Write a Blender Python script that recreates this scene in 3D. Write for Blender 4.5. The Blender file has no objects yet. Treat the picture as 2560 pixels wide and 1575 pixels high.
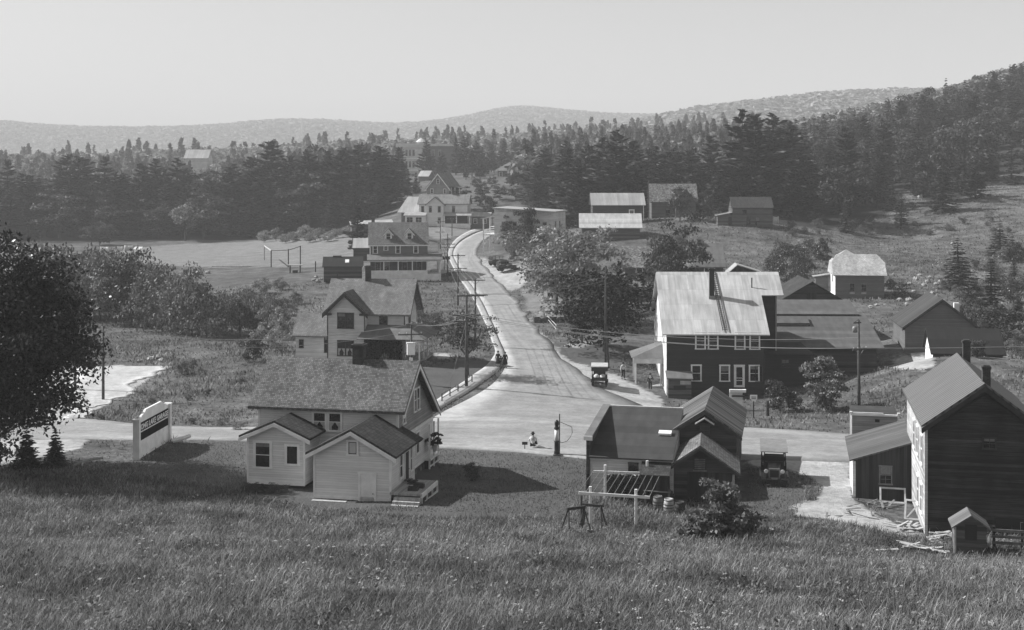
import bpy, math, random
import numpy as np
from mathutils import Vector, Matrix
random.seed(7)
RNG = np.random.default_rng(11)
S = bpy.context.scene
COL = S.collection
F, CX, HY, H = 3300.0, 1280.0, 430.0, 21.0      # focal length in photo pixels, horizon row, camera height (m)
rad = math.radians

# ------------------------------------------------------------------ scene objects
def link(o, parent=None):
    COL.objects.link(o)
    if parent is not None: o.parent = parent
    return o
def tag(o, label, cat=None, group=None, kind=None):
    if label: o['label'] = label
    if cat: o['category'] = cat
    if group: o['group'] = group
    if kind: o['kind'] = kind
    return o
def thing(name, label, cat, loc=(0,0,0), rot=0.0, group=None):
    o = bpy.data.objects.new(name, None); o.empty_display_size = .3
    link(o); o.location = loc; o.rotation_euler = (0,0,rot)
    return tag(o, label, cat, group)
def copy_tree(o, loc, rot=0.0, scale=None, label=None, group=None):
    r = o.copy(); COL.objects.link(r); r.location = loc; r.rotation_euler = (0,0,rot)
    if scale is not None: r.scale = scale if hasattr(scale,'__len__') else (scale,)*3
    if label: r['label'] = label
    if group: r['group'] = group
    for ch in list(o.children):
        c = ch.copy(); COL.objects.link(c); c.parent = r
        for g in list(ch.children):
            d = g.copy(); COL.objects.link(d); d.parent = c
    return r

# ------------------------------------------------------------------ mesh building
def np_mesh(name, V, Q, mat=None, uv=True, smooth=False, midx=None):
    """V (n,3), Q (m,k) faces of k corners."""
    V = np.asarray(V, np.float32); Q = np.asarray(Q, np.int32)
    me = bpy.data.meshes.new(name); m, k = Q.shape
    me.vertices.add(len(V)); me.vertices.foreach_set('co', V.ravel())
    me.loops.add(m*k); me.loops.foreach_set('vertex_index', Q.ravel())
    me.polygons.add(m)
    me.polygons.foreach_set('loop_start', np.arange(0, m*k, k, dtype=np.int32))
    if midx is not None: me.polygons.foreach_set('material_index', np.asarray(midx, np.int32))
    if smooth: me.polygons.foreach_set('use_smooth', np.ones(m, bool))
    me.update(calc_edges=True)
    for x in (mat if isinstance(mat, (list, tuple)) else [mat]):
        if x: me.materials.append(x)
    return me
class MB:
    def __init__(s): s.v = []; s.f = []
    def add(s, vs, fs):
        b = len(s.v); s.v += [tuple(p) for p in vs]; s.f += [tuple(i+b for i in f) for f in fs]; return s
    def box(s, x0,x1,y0,y1,z0,z1):
        return s.add([(x0,y0,z0),(x1,y0,z0),(x1,y1,z0),(x0,y1,z0),(x0,y0,z1),(x1,y0,z1),(x1,y1,z1),(x0,y1,z1)],
                     [(0,3,2,1),(4,5,6,7),(0,1,5,4),(1,2,6,5),(2,3,7,6),(3,0,4,7)])
    def hexa(s, bot, top):
        return s.add(list(bot)+list(top), [(0,3,2,1),(4,5,6,7),(0,1,5,4),(1,2,6,5),(2,3,7,6),(3,0,4,7)])
    def ext(s, poly, axis, a, b):
        """extrude a closed 2-D outline; axis x: outline in (y,z); axis y: outline in (x,z); axis z: (x,y)"""
        P = {'x': lambda p,t:(t,p[0],p[1]), 'y': lambda p,t:(p[0],t,p[1]), 'z': lambda p,t:(p[0],p[1],t)}[axis]
        n = len(poly); vs = [P(p,a) for p in poly]+[P(p,b) for p in poly]
        fs = [tuple(range(n))[::-1], tuple(range(n,2*n))]+[(i,(i+1)%n,n+(i+1)%n,n+i) for i in range(n)]
        return s.add(vs, fs)
    def tube(s, p0, p1, r0, r1=None, n=8):
        r1 = r0 if r1 is None else r1
        p0, p1 = Vector(p0), Vector(p1); d = (p1-p0).normalized()
        a = d.cross(Vector((0,0,1)) if abs(d.z)<.95 else Vector((1,0,0))).normalized(); b = d.cross(a)
        vs = []
        for p,r in ((p0,r0),(p1,r1)):
            vs += [p+(a*math.cos(2*math.pi*i/n)+b*math.sin(2*math.pi*i/n))*r for i in range(n)]
        return s.add(vs, [(i,(i+1)%n,n+(i+1)%n,n+i) for i in range(n)]+[tuple(range(n))[::-1], tuple(range(n,2*n))])
    def path(s, pts, r, n=5):
        pts = [Vector(p) for p in pts]; rs = r if hasattr(r,'__len__') else [r]*len(pts); base = len(s.v); k = len(pts)
        for i,p in enumerate(pts):
            d = (pts[min(i+1,k-1)]-pts[max(i-1,0)]).normalized()
            a = d.cross(Vector((0,0,1)) if abs(d.z)<.9 else Vector((1,0,0))).normalized(); b = d.cross(a)
            s.v += [tuple(p+(a*math.cos(2*math.pi*j/n)+b*math.sin(2*math.pi*j/n))*rs[i]) for j in range(n)]
        for i in range(k-1):
            for j in range(n):
                s.f.append((base+i*n+j, base+i*n+(j+1)%n, base+(i+1)*n+(j+1)%n, base+(i+1)*n+j))
        s.f.append(tuple(base+j for j in range(n))[::-1]); s.f.append(tuple(base+(k-1)*n+j for j in range(n)))
        return s
    def lathe(s, prof, c=(0,0,0), n=16, axis='z'):
        base = len(s.v); k = len(prof)
        for (r,h) in prof:
            for j in range(n):
                a = 2*math.pi*j/n; x,y = r*math.cos(a), r*math.sin(a)
                p = {'z':(x,y,h),'x':(h,x,y),'y':(x,h,y)}[axis]
                s.v.append((c[0]+p[0],c[1]+p[1],c[2]+p[2]))
        for i in range(k-1):
            for j in range(n):
                s.f.append((base+i*n+j, base+i*n+(j+1)%n, base+(i+1)*n+(j+1)%n, base+(i+1)*n+j))
        s.f.append(tuple(base+j for j in range(n))[::-1]); s.f.append(tuple(base+(k-1)*n+j for j in range(n)))
        return s
    def gable(s, x0,x1,y0,y1,z0,ze,zr,axis='x', r=None, ze2=None):
        """walls with gable ends as one closed prism; axis = ridge direction"""
        ze2 = ze if ze2 is None else ze2
        if axis=='x':
            r = (y0+y1)/2 if r is None else r
            return s.ext([(y0,z0),(y1,z0),(y1,ze2),(r,zr),(y0,ze)],'x',x0,x1)
        r = (x0+x1)/2 if r is None else r
        return s.ext([(x0,z0),(x1,z0),(x1,ze2),(r,zr),(x0,ze)],'y',y0,y1)
    def roof(s, x0,x1,y0,y1,ze,zr,axis='x',oe=.4,og=.35,t=.12,r=None,ze2=None,lift=.02,oe2=None,og0=None,og1=None):
        """gable roof slab over the same numbers as gable(): oe eave overhang, og gable overhang"""
        ze2 = ze if ze2 is None else ze2; oe2 = oe if oe2 is None else oe2
        a,b = (y0,y1) if axis=='x' else (x0,x1); r = (a+b)/2 if r is None else r
        ka = (zr-ze)/(r-a); kb = (zr-ze2)/(b-r)
        A = (a-oe, ze-oe*ka+lift); B = (b+oe2, ze2-oe2*kb+lift); R_ = (r, zr+lift)
        ta, tb = t*math.sqrt(1+ka*ka), t*math.sqrt(1+kb*kb)
        poly = [A, R_, B, (B[0],B[1]+tb), (r, zr+lift+(ta+tb)/2), (A[0],A[1]+ta)]
        g0 = og if og0 is None else og0; g1 = og if og1 is None else og1
        if axis=='x': return s.ext(poly,'x',x0-g0,x1+g1)
        return s.ext(poly,'y',y0-g0,y1+g1)
    def slab(s, a,b,c,d, t=.1):
        """roof slab over the quad a b c d (counter-clockwise from above), t thick upward"""
        a,b,c,d = map(Vector,(a,b,c,d)); n = (b-a).cross(d-a).normalized()
        if n.z<0: n=-n
        return s.hexa((a,b,c,d),(a+n*t,b+n*t,c+n*t,d+n*t))
    def mesh(s, name, mat, smooth=False):
        me = bpy.data.meshes.new(name); me.from_pydata(s.v, [], s.f)
        import bmesh as _b
        bm = _b.new(); bm.from_mesh(me); _b.ops.recalc_face_normals(bm, faces=bm.faces)
        uv = bm.loops.layers.uv.new('uv')
        for f in bm.faces:
            n = f.normal
            t = Vector((0,0,1)).cross(n)
            t = Vector((1,0,0)) if t.length<1e-3 else t.normalized()
            b = n.cross(t)
            for l in f.loops: l[uv].uv = (l.vert.co.dot(t), l.vert.co.dot(b))
            f.smooth = smooth
        bm.to_mesh(me); bm.free()
        for m in (mat if isinstance(mat,(list,tuple)) else [mat]): me.materials.append(m)
        return me
    def build(s, name, mat, parent=None, smooth=False, loc=None, rot=None):
        o = bpy.data.objects.new(name, s.mesh(name, mat, smooth)); link(o, parent)
        if loc is not None: o.location = loc
        if rot is not None: o.rotation_euler = rot if hasattr(rot,'__len__') else (0,0,rot)
        return o

def _each(s, name, mat, parent=None):
    for i in range(0, len(s.v), 8):
        m = MB(); m.v = s.v[i:i+8]; m.f = [tuple(k-i for k in f) for f in s.f if i<=f[0]<i+8]; o = m.build(name, mat, parent)
    return o
MB.each = _each
# ------------------------------------------------------------------ materials (all neutral greys: the photograph is black and white)
MATS = {}
class NT:
    def __init__(s, name, rough=.85, spec=.3):
        s.m = bpy.data.materials.new(name); s.m.use_nodes = True; s.t = s.m.node_tree
        s.p = s.t.nodes['Principled BSDF']; s.p.inputs['Roughness'].default_value = rough
        s.p.inputs['Specular IOR Level'].default_value = spec; MATS[name] = s.m
    def n(s, typ, ins=None, **props):
        x = s.t.nodes.new('ShaderNode'+typ)
        for k,v in props.items(): setattr(x,k,v)
        for k,v in (ins or {}).items(): s.set(x.inputs[k], v)
        return x
    def set(s, sock, v):
        if hasattr(v,'is_output') or isinstance(v, bpy.types.NodeSocket): s.t.links.new(v, sock)
        else: sock.default_value = v
    def ma(s, op, a, b=0.0, c=None):
        x = s.t.nodes.new('ShaderNodeMath'); x.operation = op
        s.set(x.inputs[0], a); s.set(x.inputs[1], b)
        if c is not None: s.set(x.inputs[2], c)
        return x.outputs[0]
    def noise(s, scale, detail=3, vec=None, rough=.55):
        x = s.n('TexNoise', {'Scale':scale,'Detail':detail,'Roughness':rough})
        s.t.links.new(vec if vec is not None else s.obj(), x.inputs['Vector']); return x.outputs['Fac']
    def obj(s):
        if not hasattr(s,'_o'): s._o = s.n('TexCoord').outputs['Object']
        return s._o
    def uv(s):
        if not hasattr(s,'_u'):
            u = s.n('UVMap', uv_map='uv'); x = s.n('SeparateXYZ'); s.t.links.new(u.outputs[0], x.inputs[0])
            s._u = (x.outputs[0], x.outputs[1], u.outputs[0])
        return s._u
    def rng(s, f, a, b, lo=0., hi=1.):
        x = s.n('MapRange', {'Value':f,'From Min':lo,'From Max':hi,'To Min':a,'To Max':b}); return x.outputs[0]
    def color(s, val):
        x = s.n('CombineColor'); [s.set(x.inputs[i], val) for i in range(3)]
        s.t.links.new(x.outputs[0], s.p.inputs['Base Color'])
    def bump(s, h, strength=.4, dist=.02):
        x = s.n('Bump', {'Strength':strength,'Distance':dist,'Height':h}); s.t.links.new(x.outputs[0], s.p.inputs['Normal'])
def frac(n, x): return n.ma('FRACT', x)
def mplain(name, v, amp=.2, scale=2.0, rough=.8, spec=.3, bump=0):
    n = NT(name, rough, spec); f = n.noise(scale, 4)
    n.color(n.rng(f, v*(1-amp*1.6), v*(1+amp*1.6), .25, .75))
    if bump: n.bump(n.noise(scale*6,3), bump, .03)
    return n.m
def msiding(name, v, step=.13, amp=.14, lap_shade=.62):
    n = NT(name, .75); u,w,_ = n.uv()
    fr = frac(n, n.ma('DIVIDE', w, step)); g = n.rng(fr, lap_shade, 1.0, .0, .22)  # darker band along each board: lap shadow painted into the colour
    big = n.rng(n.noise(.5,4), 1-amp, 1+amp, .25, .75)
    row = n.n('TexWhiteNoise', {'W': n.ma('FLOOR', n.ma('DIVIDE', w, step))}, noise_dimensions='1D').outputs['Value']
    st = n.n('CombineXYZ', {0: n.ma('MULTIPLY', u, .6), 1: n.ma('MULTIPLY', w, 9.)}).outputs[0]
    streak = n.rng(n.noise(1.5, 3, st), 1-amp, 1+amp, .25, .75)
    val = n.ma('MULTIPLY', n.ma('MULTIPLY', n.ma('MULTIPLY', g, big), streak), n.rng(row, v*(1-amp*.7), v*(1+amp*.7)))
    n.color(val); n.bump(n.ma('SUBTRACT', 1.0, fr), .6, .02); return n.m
def mshingle(name, v, row=.17, wd=.22, amp=.3):
    n = NT(name, .9, .15); u,w,uvv = n.uv()
    b = n.n('TexBrick', {'Vector':uvv,'Color1':(v*(1-amp),)*3+(1,),'Color2':(v*(1+amp),)*3+(1,),'Mortar':(v*.45,)*3+(1,),'Scale':1.0,'Mortar Size':.013,'Mortar Smooth':.3,'Bias':0.0,'Brick Width':wd,'Row Height':row})
    bw = n.n('RGBToBW', {0:b.outputs['Color']}).outputs[0]
    st = n.n('CombineXYZ', {0: n.ma('MULTIPLY', u, 1.2), 1: n.ma('MULTIPLY', w, .35)}).outputs[0]
    val = n.ma('MULTIPLY', n.ma('MULTIPLY', bw, n.rng(n.noise(.45,4), .75, 1.25, .25,.75)), n.rng(n.noise(1.3,3,st), .8, 1.2, .25,.75))
    n.color(val); n.bump(n.ma('SUBTRACT',1.0,frac(n, n.ma('DIVIDE', w, row))), .5, .03); return n.m
def mmetal(name, v, pw=.7, sl=2.6, amp=.22, rough=.45):
    """galvanised sheets: per sheet tone, streaks that run down the slope"""
    n = NT(name, rough, .5); u,w,uvv = n.uv()
    cell = n.n('CombineXYZ', {0: n.ma('FLOOR', n.ma('DIVIDE', u, pw)), 1: n.ma('FLOOR', n.ma('DIVIDE', w, sl))}).outputs[0]
    sh = n.n('TexWhiteNoise', {'Vector':cell}, noise_dimensions='2D').outputs['Value']
    st = n.n('CombineXYZ', {0: n.ma('MULTIPLY', u, 3.0), 1: n.ma('MULTIPLY', w, .3)}).outputs[0]
    stk = n.rng(n.noise(1.0,4,st), 1-amp, 1+amp, .28,.72)
    seam = n.rng(frac(n, n.ma('DIVIDE', u, pw)), .8, 1.0, .0, .08); seam2 = n.rng(frac(n, n.ma('DIVIDE', w, sl)), .72, 1.0, .0, .03)
    val = n.ma('MULTIPLY', n.ma('MULTIPLY', n.ma('MULTIPLY', seam, seam2), stk), n.rng(sh, v*.82, v*1.1))
    val = n.ma('MULTIPLY', val, n.rng(n.noise(.35,3), .85, 1.12, .3,.7))
    n.color(val); n.bump(n.ma('PINGPONG', u, .06), .35, .02); return n.m
def mboards(name, v, wd=.2, amp=.35, horizontal=False, rough=.9):
    n = NT(name, rough, .2); u,w,uvv = n.uv()
    if horizontal: u,w = w,u
    q = n.ma('DIVIDE', u, wd); wn = n.n('TexWhiteNoise', {'W':n.ma('FLOOR', q)}, noise_dimensions='1D').outputs['Value']
    st = n.n('CombineXYZ', {0: n.ma('MULTIPLY', u, 9.0), 1: n.ma('MULTIPLY', w, .5)}).outputs[0]
    val = n.ma('MULTIPLY', n.ma('MULTIPLY', n.rng(frac(n,q), .5, 1.0, .0, .1), n.rng(wn, v*(1-amp), v*(1+amp))), n.rng(n.noise(1.3,4,st), .65, 1.35, .25,.75))
    n.color(val); n.bump(frac(n,q), .3, .02); return n.m
def mcorr(name, v, wd=.22, rough=.6):
    """standing ribs that run down the slope"""
    n = NT(name, rough, .4); u,w,uvv = n.uv()
    st = n.n('CombineXYZ', {0: n.ma('MULTIPLY', u, 2.5), 1: n.ma('MULTIPLY', w, .4)}).outputs[0]
    h = n.ma('PINGPONG', u, wd/2)
    val = n.ma('MULTIPLY', n.rng(n.noise(1.2,4,st), v*.75, v*1.25, .25,.75), n.rng(h, .3, 1.15, 0, wd/3))
    n.color(val); n.bump(h, .8, .3); return n.m
def mroll(name, v, row=1.0, amp=.15):
    n = NT(name, .9, .2); u,w,uvv = n.uv()
    wn = n.n('TexWhiteNoise', {'W':n.ma('FLOOR', n.ma('DIVIDE', w, row))}, noise_dimensions='1D').outputs['Value']
    st = n.n('CombineXYZ', {0: n.ma('MULTIPLY', u, 1.5), 1: n.ma('MULTIPLY', w, .5)}).outputs[0]
    val = n.ma('MULTIPLY', n.ma('MULTIPLY', n.rng(frac(n,n.ma('DIVIDE', w, row)), .6, 1.0, .0, .05), n.rng(wn, v*(1-amp), v*(1+amp))), n.rng(n.noise(1.,4,st), .75, 1.25, .25,.75))
    n.color(val); return n.m
def mbrick(name, v):
    n = NT(name, .9, .2); u,w,uvv = n.uv()
    b = n.n('TexBrick', {'Vector':uvv,'Color1':(v*.7,)*3+(1,),'Color2':(v*1.3,)*3+(1,),'Mortar':(v*1.7,)*3+(1,),'Scale':1.0,'Mortar Size':.01,'Brick Width':.22,'Row Height':.075})
    n.color(n.ma('MULTIPLY', n.n('RGBToBW', {0:b.outputs['Color']}).outputs[0], n.rng(n.noise(1.2,4), .6, 1.4, .25,.75))); return n.m
def mstone(name, v):
    n = NT(name, .95, .2); x = n.n('TexVoronoi', {'Scale':2.6,'Vector':n.obj()})
    n.color(n.ma('MULTIPLY', n.rng(n.n('RGBToBW',{0:x.outputs['Color']}).outputs[0], v*.5, v*1.5), n.rng(x.outputs['Distance'], 1.1, .4, .1, .6))); return n.m
def mleaf(name, v, var=.45, rough=.55, spec=.35, trans=.25, ov=(.78,1.25)):
    n = NT(name, rough, spec)
    ri = n.n('NewGeometry').outputs['Random Per Island']; oi = n.n('ObjectInfo').outputs['Random']
    big = n.noise(.35, 3)
    val = n.ma('MULTIPLY', n.ma('MULTIPLY', n.rng(ri, v*(1-var), v*(1+var)), n.rng(oi, *ov)), n.rng(big, .45, 1.55, .3, .7))
    n.color(val)
    tr = n.n('BsdfTranslucent'); cc = n.n('CombineColor'); [n.set(cc.inputs[i], val) for i in range(3)]
    n.t.links.new(cc.outputs[0], tr.inputs['Color'])
    mx = n.n('MixShader', {0: trans}); n.t.links.new(n.p.outputs[0], mx.inputs[1]); n.t.links.new(tr.outputs[0], mx.inputs[2])
    n.t.links.new(mx.outputs[0], n.t.nodes['Material Output'].inputs['Surface']); return n.m
def mglass(name, v=.012):
    n = NT(name, .12, .5); n.color(n.rng(n.noise(.8,2), v*.5, v*2, .3,.7)); return n.m

WHITE = mplain('white_paint', .8, .1, 1.5); CREAM = mplain('trim_paint', .52, .12, 1.5); GREYTRIM = mplain('grey_trim', .3, .15)
DARKTRIM = mplain('dark_trim', .05, .2); GLASS = mglass('window_glass'); CURTAIN = mplain('curtain_cloth', .4, .2, 6)
BLACK = mplain('black_enamel', .015, .2, 3, .35, .5); RUBBER = mplain('rubber', .02, .2, 4, .85); STEEL = mplain('grey_steel', .2, .2, 4, .4, .5)
WOOD = mplain('weathered_wood', .16, .3, 3); POLEWOOD = mplain('pole_wood', .075, .3, 2.5); PALEWOOD = mplain('pale_wood', .42, .2, 3); DKWOOD = mplain('dark_wood', .04, .3, 3)
BRICK = mbrick('sooty_brick', .05); BRICK2 = mbrick('red_brick', .1); STONE = mstone('field_stone', .2); ROCK = mplain('pale_rock', .34, .3, 2.5, .95, .2, .4)
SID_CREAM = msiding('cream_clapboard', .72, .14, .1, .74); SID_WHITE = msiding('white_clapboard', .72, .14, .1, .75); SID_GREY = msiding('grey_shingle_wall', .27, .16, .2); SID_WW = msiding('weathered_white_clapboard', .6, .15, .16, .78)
SID_DARK = msiding('dark_clapboard', .034, .15, .2); SID_BROWN = msiding('porch_shade_clapboard', .055, .2, .4); SID_MID = msiding('grey_clapboard', .11, .2, .25)
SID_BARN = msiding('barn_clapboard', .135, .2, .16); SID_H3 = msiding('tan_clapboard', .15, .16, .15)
BOARD_DK = mboards('dark_vertical_board', .042, .22); BOARD_GR = mboards('grey_board', .1, .2, .4, True); BOARD_OLD = mboards('old_horizontal_board', .06, .22, .6, True); DECK = mboards('deck_board', .34, .14, .2)
SH_MID = mshingle('weathered_shingle', .125,.14,.15,.42); SH_DK = mshingle('dark_shingle', .055,.2,.16,.35); SH_PALE = mshingle('pale_shingle', .2,.17,.22,.2); SH_PATCH = mshingle('patchy_shingle', .16, .2, .3, .6); SH_WHITE = mshingle('bleached_shingle', .42, .2,.25,.2)
METAL = mmetal('galvanised_sheet', .47); METAL2 = mcorr('ribbed_roof', .12, .42); METAL3 = mmetal('pale_sheet', .36, .6, 8., .12); ROLL = mroll('roll_roofing', .052); ROLL2 = mroll('grey_roll_roofing', .15, .9, .12); ROLL_DK = mroll('black_roofing', .022, 1.2)
PLANKROOF = mboards('plank_roof', .11, .3, .6)
LEAF_PINE = mleaf('pine_needles', .052, .5, .7, .15, .08, (.45,1.6)); LEAF_SPR = mleaf('spruce_needles', .046, .45, .7, .15, .08, (.45,1.6)); LEAF_DEC = mleaf('maple_leaves', .07, .45, .65, .15, .15); LEAF_DK = mleaf('dark_leaves', .036, .7, .4, .5); LEAF_PALE = mleaf('pale_leaves', .21, .4); LEAF_MID = mleaf('bush_leaves', .125, .45)
LEAF_MAPLE = mleaf('dense_maple_leaves', .015, .5, .65, .2, .1); LEAF_HILL = mleaf('hazed_hill_leaves', .26, .15, .7, .1); LEAF_FAR = mleaf('hazed_far_leaves', .18, .4, .7, .1); NEEDLE_FAR = mleaf('hazed_far_needles', .085, .4, .7, .1)  # hill and far foliage lightened: distance haze put into the leaf colour
BARK = mplain('bark', .05, .35, 5)
SKIN = mplain('skin', .35, .08, 6, .6); CLOTH_W = mplain('white_shirt', .6, .08, 8); CLOTH_D = mplain('dark_wool', .018, .2, 8); CLOTH_M = mplain('grey_trousers', .07, .2, 8); HAIR = mplain('dark_hair', .02, .2, 12)

# ------------------------------------------------------------------ photograph frame -> world
def W(px, py, Y): return Vector(((px-CX)*Y/F, Y, H-(py-HY)*Y/F))
class Frame:
    """a building's own axes: origin at a point seen at (px,py) at distance Y; x to the right, y away"""
    def __init__(s, px, py, Y, deg):
        s.O = W(px,py,Y); s.r = rad(deg); s.ex = Vector((math.cos(s.r),math.sin(s.r),0)); s.ey = Vector((-math.sin(s.r),math.cos(s.r),0))
    def at(s, x,y,z): return s.O+s.ex*x+s.ey*y+Vector((0,0,z))
    def _l(s, t, d):
        p = Vector((0,0,H))+d*t-s.O; return (p.dot(s.ex), p.dot(s.ey), p.z)
    def fr(s, px, py, yl=0.):
        d = Vector(((px-CX)/F,1,-(py-HY)/F)); return s._l((yl+s.O.x*s.ey.x+s.O.y*s.ey.y)/d.dot(s.ey), d)
    def sd(s, px, py, xl):
        d = Vector(((px-CX)/F,1,-(py-HY)/F)); return s._l((xl+s.O.x*s.ex.x+s.O.y*s.ex.y)/d.dot(s.ex), d)
HAZE, SUN, SKYS, EXPO = .00034, 5.0, .078, 0.62
# ------------------------------------------------------------------ terrain
CTRL_PX = [(-200,1575,34),(600,1575,34),(1280,1575,34),(1900,1575,34),(2760,1575,34),(-300,1400,50),(400,1400,50),(1280,1400,50),(2000,1405,50),(2440,1400,63),(2700,1420,58),
 (1100,1290,73),(880,1262,76.2),(977,1252,76.7),(640,1222,79.5),(400,1180,84),(100,1180,84),(0,1150,88),(342,1150,89),(418,1105,95),(1250,1230,80),(1250,1140,92),(1382,1223,81.8),(1400,1280,75),(1530,1313,73),(1640,1278,77.5),(1700,1264,79.5),(1474,1228,81),
 (1935,1222,81),(2133,1240,79.4),(2314,1340,70),(2430,1368,65),(2150,1320,70.5),(1800,1330,70),(600,1330,66),(1100,1350,63),(1700,1400,58),(2200,1420,57),(100,1330,65),
 (0,1085,101),(600,1085,101),(1200,1085,101),(1600,1085,101),(1990,1112,97),(2560,1112,97),(1300,1000,121),(1262,918,142),(1500,970,131),(1667,989,131),(1912,985,131.5),(2145,1025,118),(2192,945,145),(2262,884,150),(2330,893,134),(2120,745,194),(2300,760,188),(2560,900,140),
 (700,1000,121.6),(300,1000,121.6),(300,800,196),(0,830,180),(500,700,255),(500,630,346),(0,640,330),(500,600,388),(0,600,392),(850,570,390),(950,545,372),(860,905,142),(1060,930,135),(1190,790,190),(1160,697,237),(1010,697,236),(930,697,236),(1160,640,272),(1180,595,315),(1235,570,345),(1100,563,340),
 (1115,486,395),(1040,440,600),(1270,440,505),(1300,615,265),(1260,675,240),(1330,770,195),(1400,765,195),(1400,860,155),(1530,905,145),(1680,760,203),(1525,600,255),(1650,545,285),(1880,566,264),(1900,640,240),(2000,700,215),(2200,600,270),(2420,600,260),(2400,520,290),(2520,470,315),(2100,570,276),(2560,640,235)]
CTRL = [(0,0,19.2),(40,0,19.4),(-40,0,19.2),(0,-40,26),(60,-30,26),(-60,-30,26),(186,480,46),(134,480,31),(78,450,19),(155,400,32),(106,380,20),(60,340,12.5),(25,380,13),(57,450,16),(300,450,70),(250,300,26),(250,150,6),(300,600,78),(180,600,44),
 (-250,600,8),(-100,600,13),(-300,900,26),(-100,900,29),(100,900,32),(0,1200,36),(-400,1200,40),(400,900,70),(400,1200,72),(200,720,38),(-400,400,2),(-200,100,1),(-120,200,-1),(200,90,1.5),(-100,60,3.5),(110,55,4)]
CTRL += [tuple(W(*c)) for c in CTRL_PX]
_C = np.array(CTRL); _K = len(_C)
def _phi(r2): return .5*r2*np.log(np.maximum(r2,1e-9))
def _tps():
    x = _C[:,:2]/100.; d2 = ((x[:,None]-x[None])**2).sum(-1)
    A = np.zeros((_K+3,_K+3)); A[:_K,:_K] = _phi(d2)+np.eye(_K)*2e-4
    A[:_K,_K]=1; A[:_K,_K+1:]=x; A[_K,:_K]=1; A[_K+1:,:_K]=x.T
    return np.linalg.solve(A, np.concatenate([_C[:,2], [0,0,0]]))
_Wt = _tps()
HILLS = [(-200,3000,2200,420,92),(-1300,3000,300,380,42),(-414,2850,170,300,20),(-560,2950,120,300,7),(10,3500,200,380,104),(448,1740,327,300,62),(560,1760,60,200,4),(230,1700,60,260,4),(1500,3300,700,500,40)]
def hgt(X, Y):
    X = np.asarray(X,float); Y = np.asarray(Y,float); sh = X.shape; x = X.ravel()/100.; y = np.minimum(Y.ravel(),1250.)/100.
    x = np.clip(x,-7,7); out = np.empty(len(x))
    for i in range(0,len(x),20000):
        xx, yy = x[i:i+20000], y[i:i+20000]
        d2 = (xx[:,None]-_C[None,:,0]/100.)**2+(yy[:,None]-_C[None,:,1]/100.)**2
        out[i:i+20000] = _phi(d2)@_Wt[:_K]+_Wt[_K]+_Wt[_K+1]*xx+_Wt[_K+2]*yy
    out = out.reshape(sh)
    t = np.clip((Y-650)/450,0,1); t = t*t*(3-2*t); far = 36+np.clip(X,-300,500)*.05+4*np.sin(X/130+1)
    out = out*(1-t)+far*t
    for (cx,cy,sx,sy,a) in HILLS: out = out + a*np.exp(-((X-cx)/sx)**2-((Y-cy)/sy)**2)
    return out
def gz(x,y): return float(hgt(np.array([x]),np.array([y]))[0])
_YS = np.concatenate([np.arange(24,200,.5),np.arange(200,700,1.5)])
def G(px, py):
    """where the line of sight through a photo pixel meets the ground"""
    X = (px-CX)*_YS/F; z = H-(py-HY)*_YS/F; d = z-hgt(X,_YS)
    i = np.where(d<=0)[0]
    if len(i)==0: i=[len(_YS)-1]
    i = max(int(i[0]),1); t = d[i-1]/(d[i-1]-d[i]+1e-9); Y = _YS[i-1]+(_YS[i]-_YS[i-1])*min(max(t,0),1)
    x = (px-CX)*Y/F; return Vector((x, Y, gz(x,Y)))
def inpoly(px, py, poly):
    r = np.zeros(px.shape,bool); n = len(poly)
    for i in range(n):
        (x0,y0),(x1,y1) = poly[i],poly[(i+1)%n]
        if y0==y1: continue
        r ^= ((y0>py)!=(y1>py)) & (px < (x1-x0)*(py-y0)/(y1-y0)+x0)
    return r
DIRT = [[(1310,770),(1352,828),(1395,875),(1430,905),(1510,925),(1590,960),(1660,1000),(1640,1060),(1500,1050),(1420,960),(1330,830)],
 [(1185,635),(1260,662),(1320,668),(1330,690),(1300,720),(1270,730),(1215,680)],[(1410,858),(1500,855),(1500,862),(1420,872)],
 [(1960,1150),(2128,1152),(2128,1245),(2200,1290),(2316,1345),(2240,1338),(2190,1325),(2080,1300),(1990,1288),(1975,1265),(2040,1250),(2060,1220),(2010,1185),(1975,1180)],[(1880,1140),(2000,1150),(1995,1175),(1880,1170)],
 [(-300,1040),(200,1047),(310,985),(415,925),(300,912),(190,922),(-300,960)],[(-300,1095),(230,1098),(185,1126),(0,1165),(-300,1180)],
 [(1080,880),(1130,885),(1120,898),(1080,895)],[(2260,885),(2340,895),(2330,925),(2200,920)],[(1240,590),(1200,620),(1185,640),(1215,600)]]
LAWN = [[(620,1105),(1100,1120),(1470,1150),(1480,1235),(1395,1292),(1100,1296),(760,1268),(600,1225),(345,1185),(300,1215),(425,1108)],[(1860,1180),(2010,1180),(2010,1250),(1990,1290),(1850,1290)],
 [(1060,920),(1160,900),(1240,905),(1180,970),(1080,1010)],[(1350,850),(1500,865),(1560,910),(1500,930),(1420,900)]]
FIELD = [[(270,628),(420,612),(640,603),(900,585),(930,600),(925,650),(790,668),(500,668),(270,655)],[(1030,566),(1180,560),(1230,565),(1140,590),(1090,600)],[(1290,650),(1340,640),(1350,700),(1290,690)],[(1300,722),(1400,722),(1410,800),(1330,790)]]
DUFF = [[(-200,612),(300,606),(640,600),(760,596),(870,585),(930,545),(1000,470),(1000,300),(-200,300)],[(1300,480),(1440,520),(1560,470),(1760,500),(1860,530),(1940,560),(2060,575),(2160,560),(2240,520),(2270,470),(2330,512),(2420,490),(2480,440),(2700,420),(2900,0),(1300,0)]]
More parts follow.
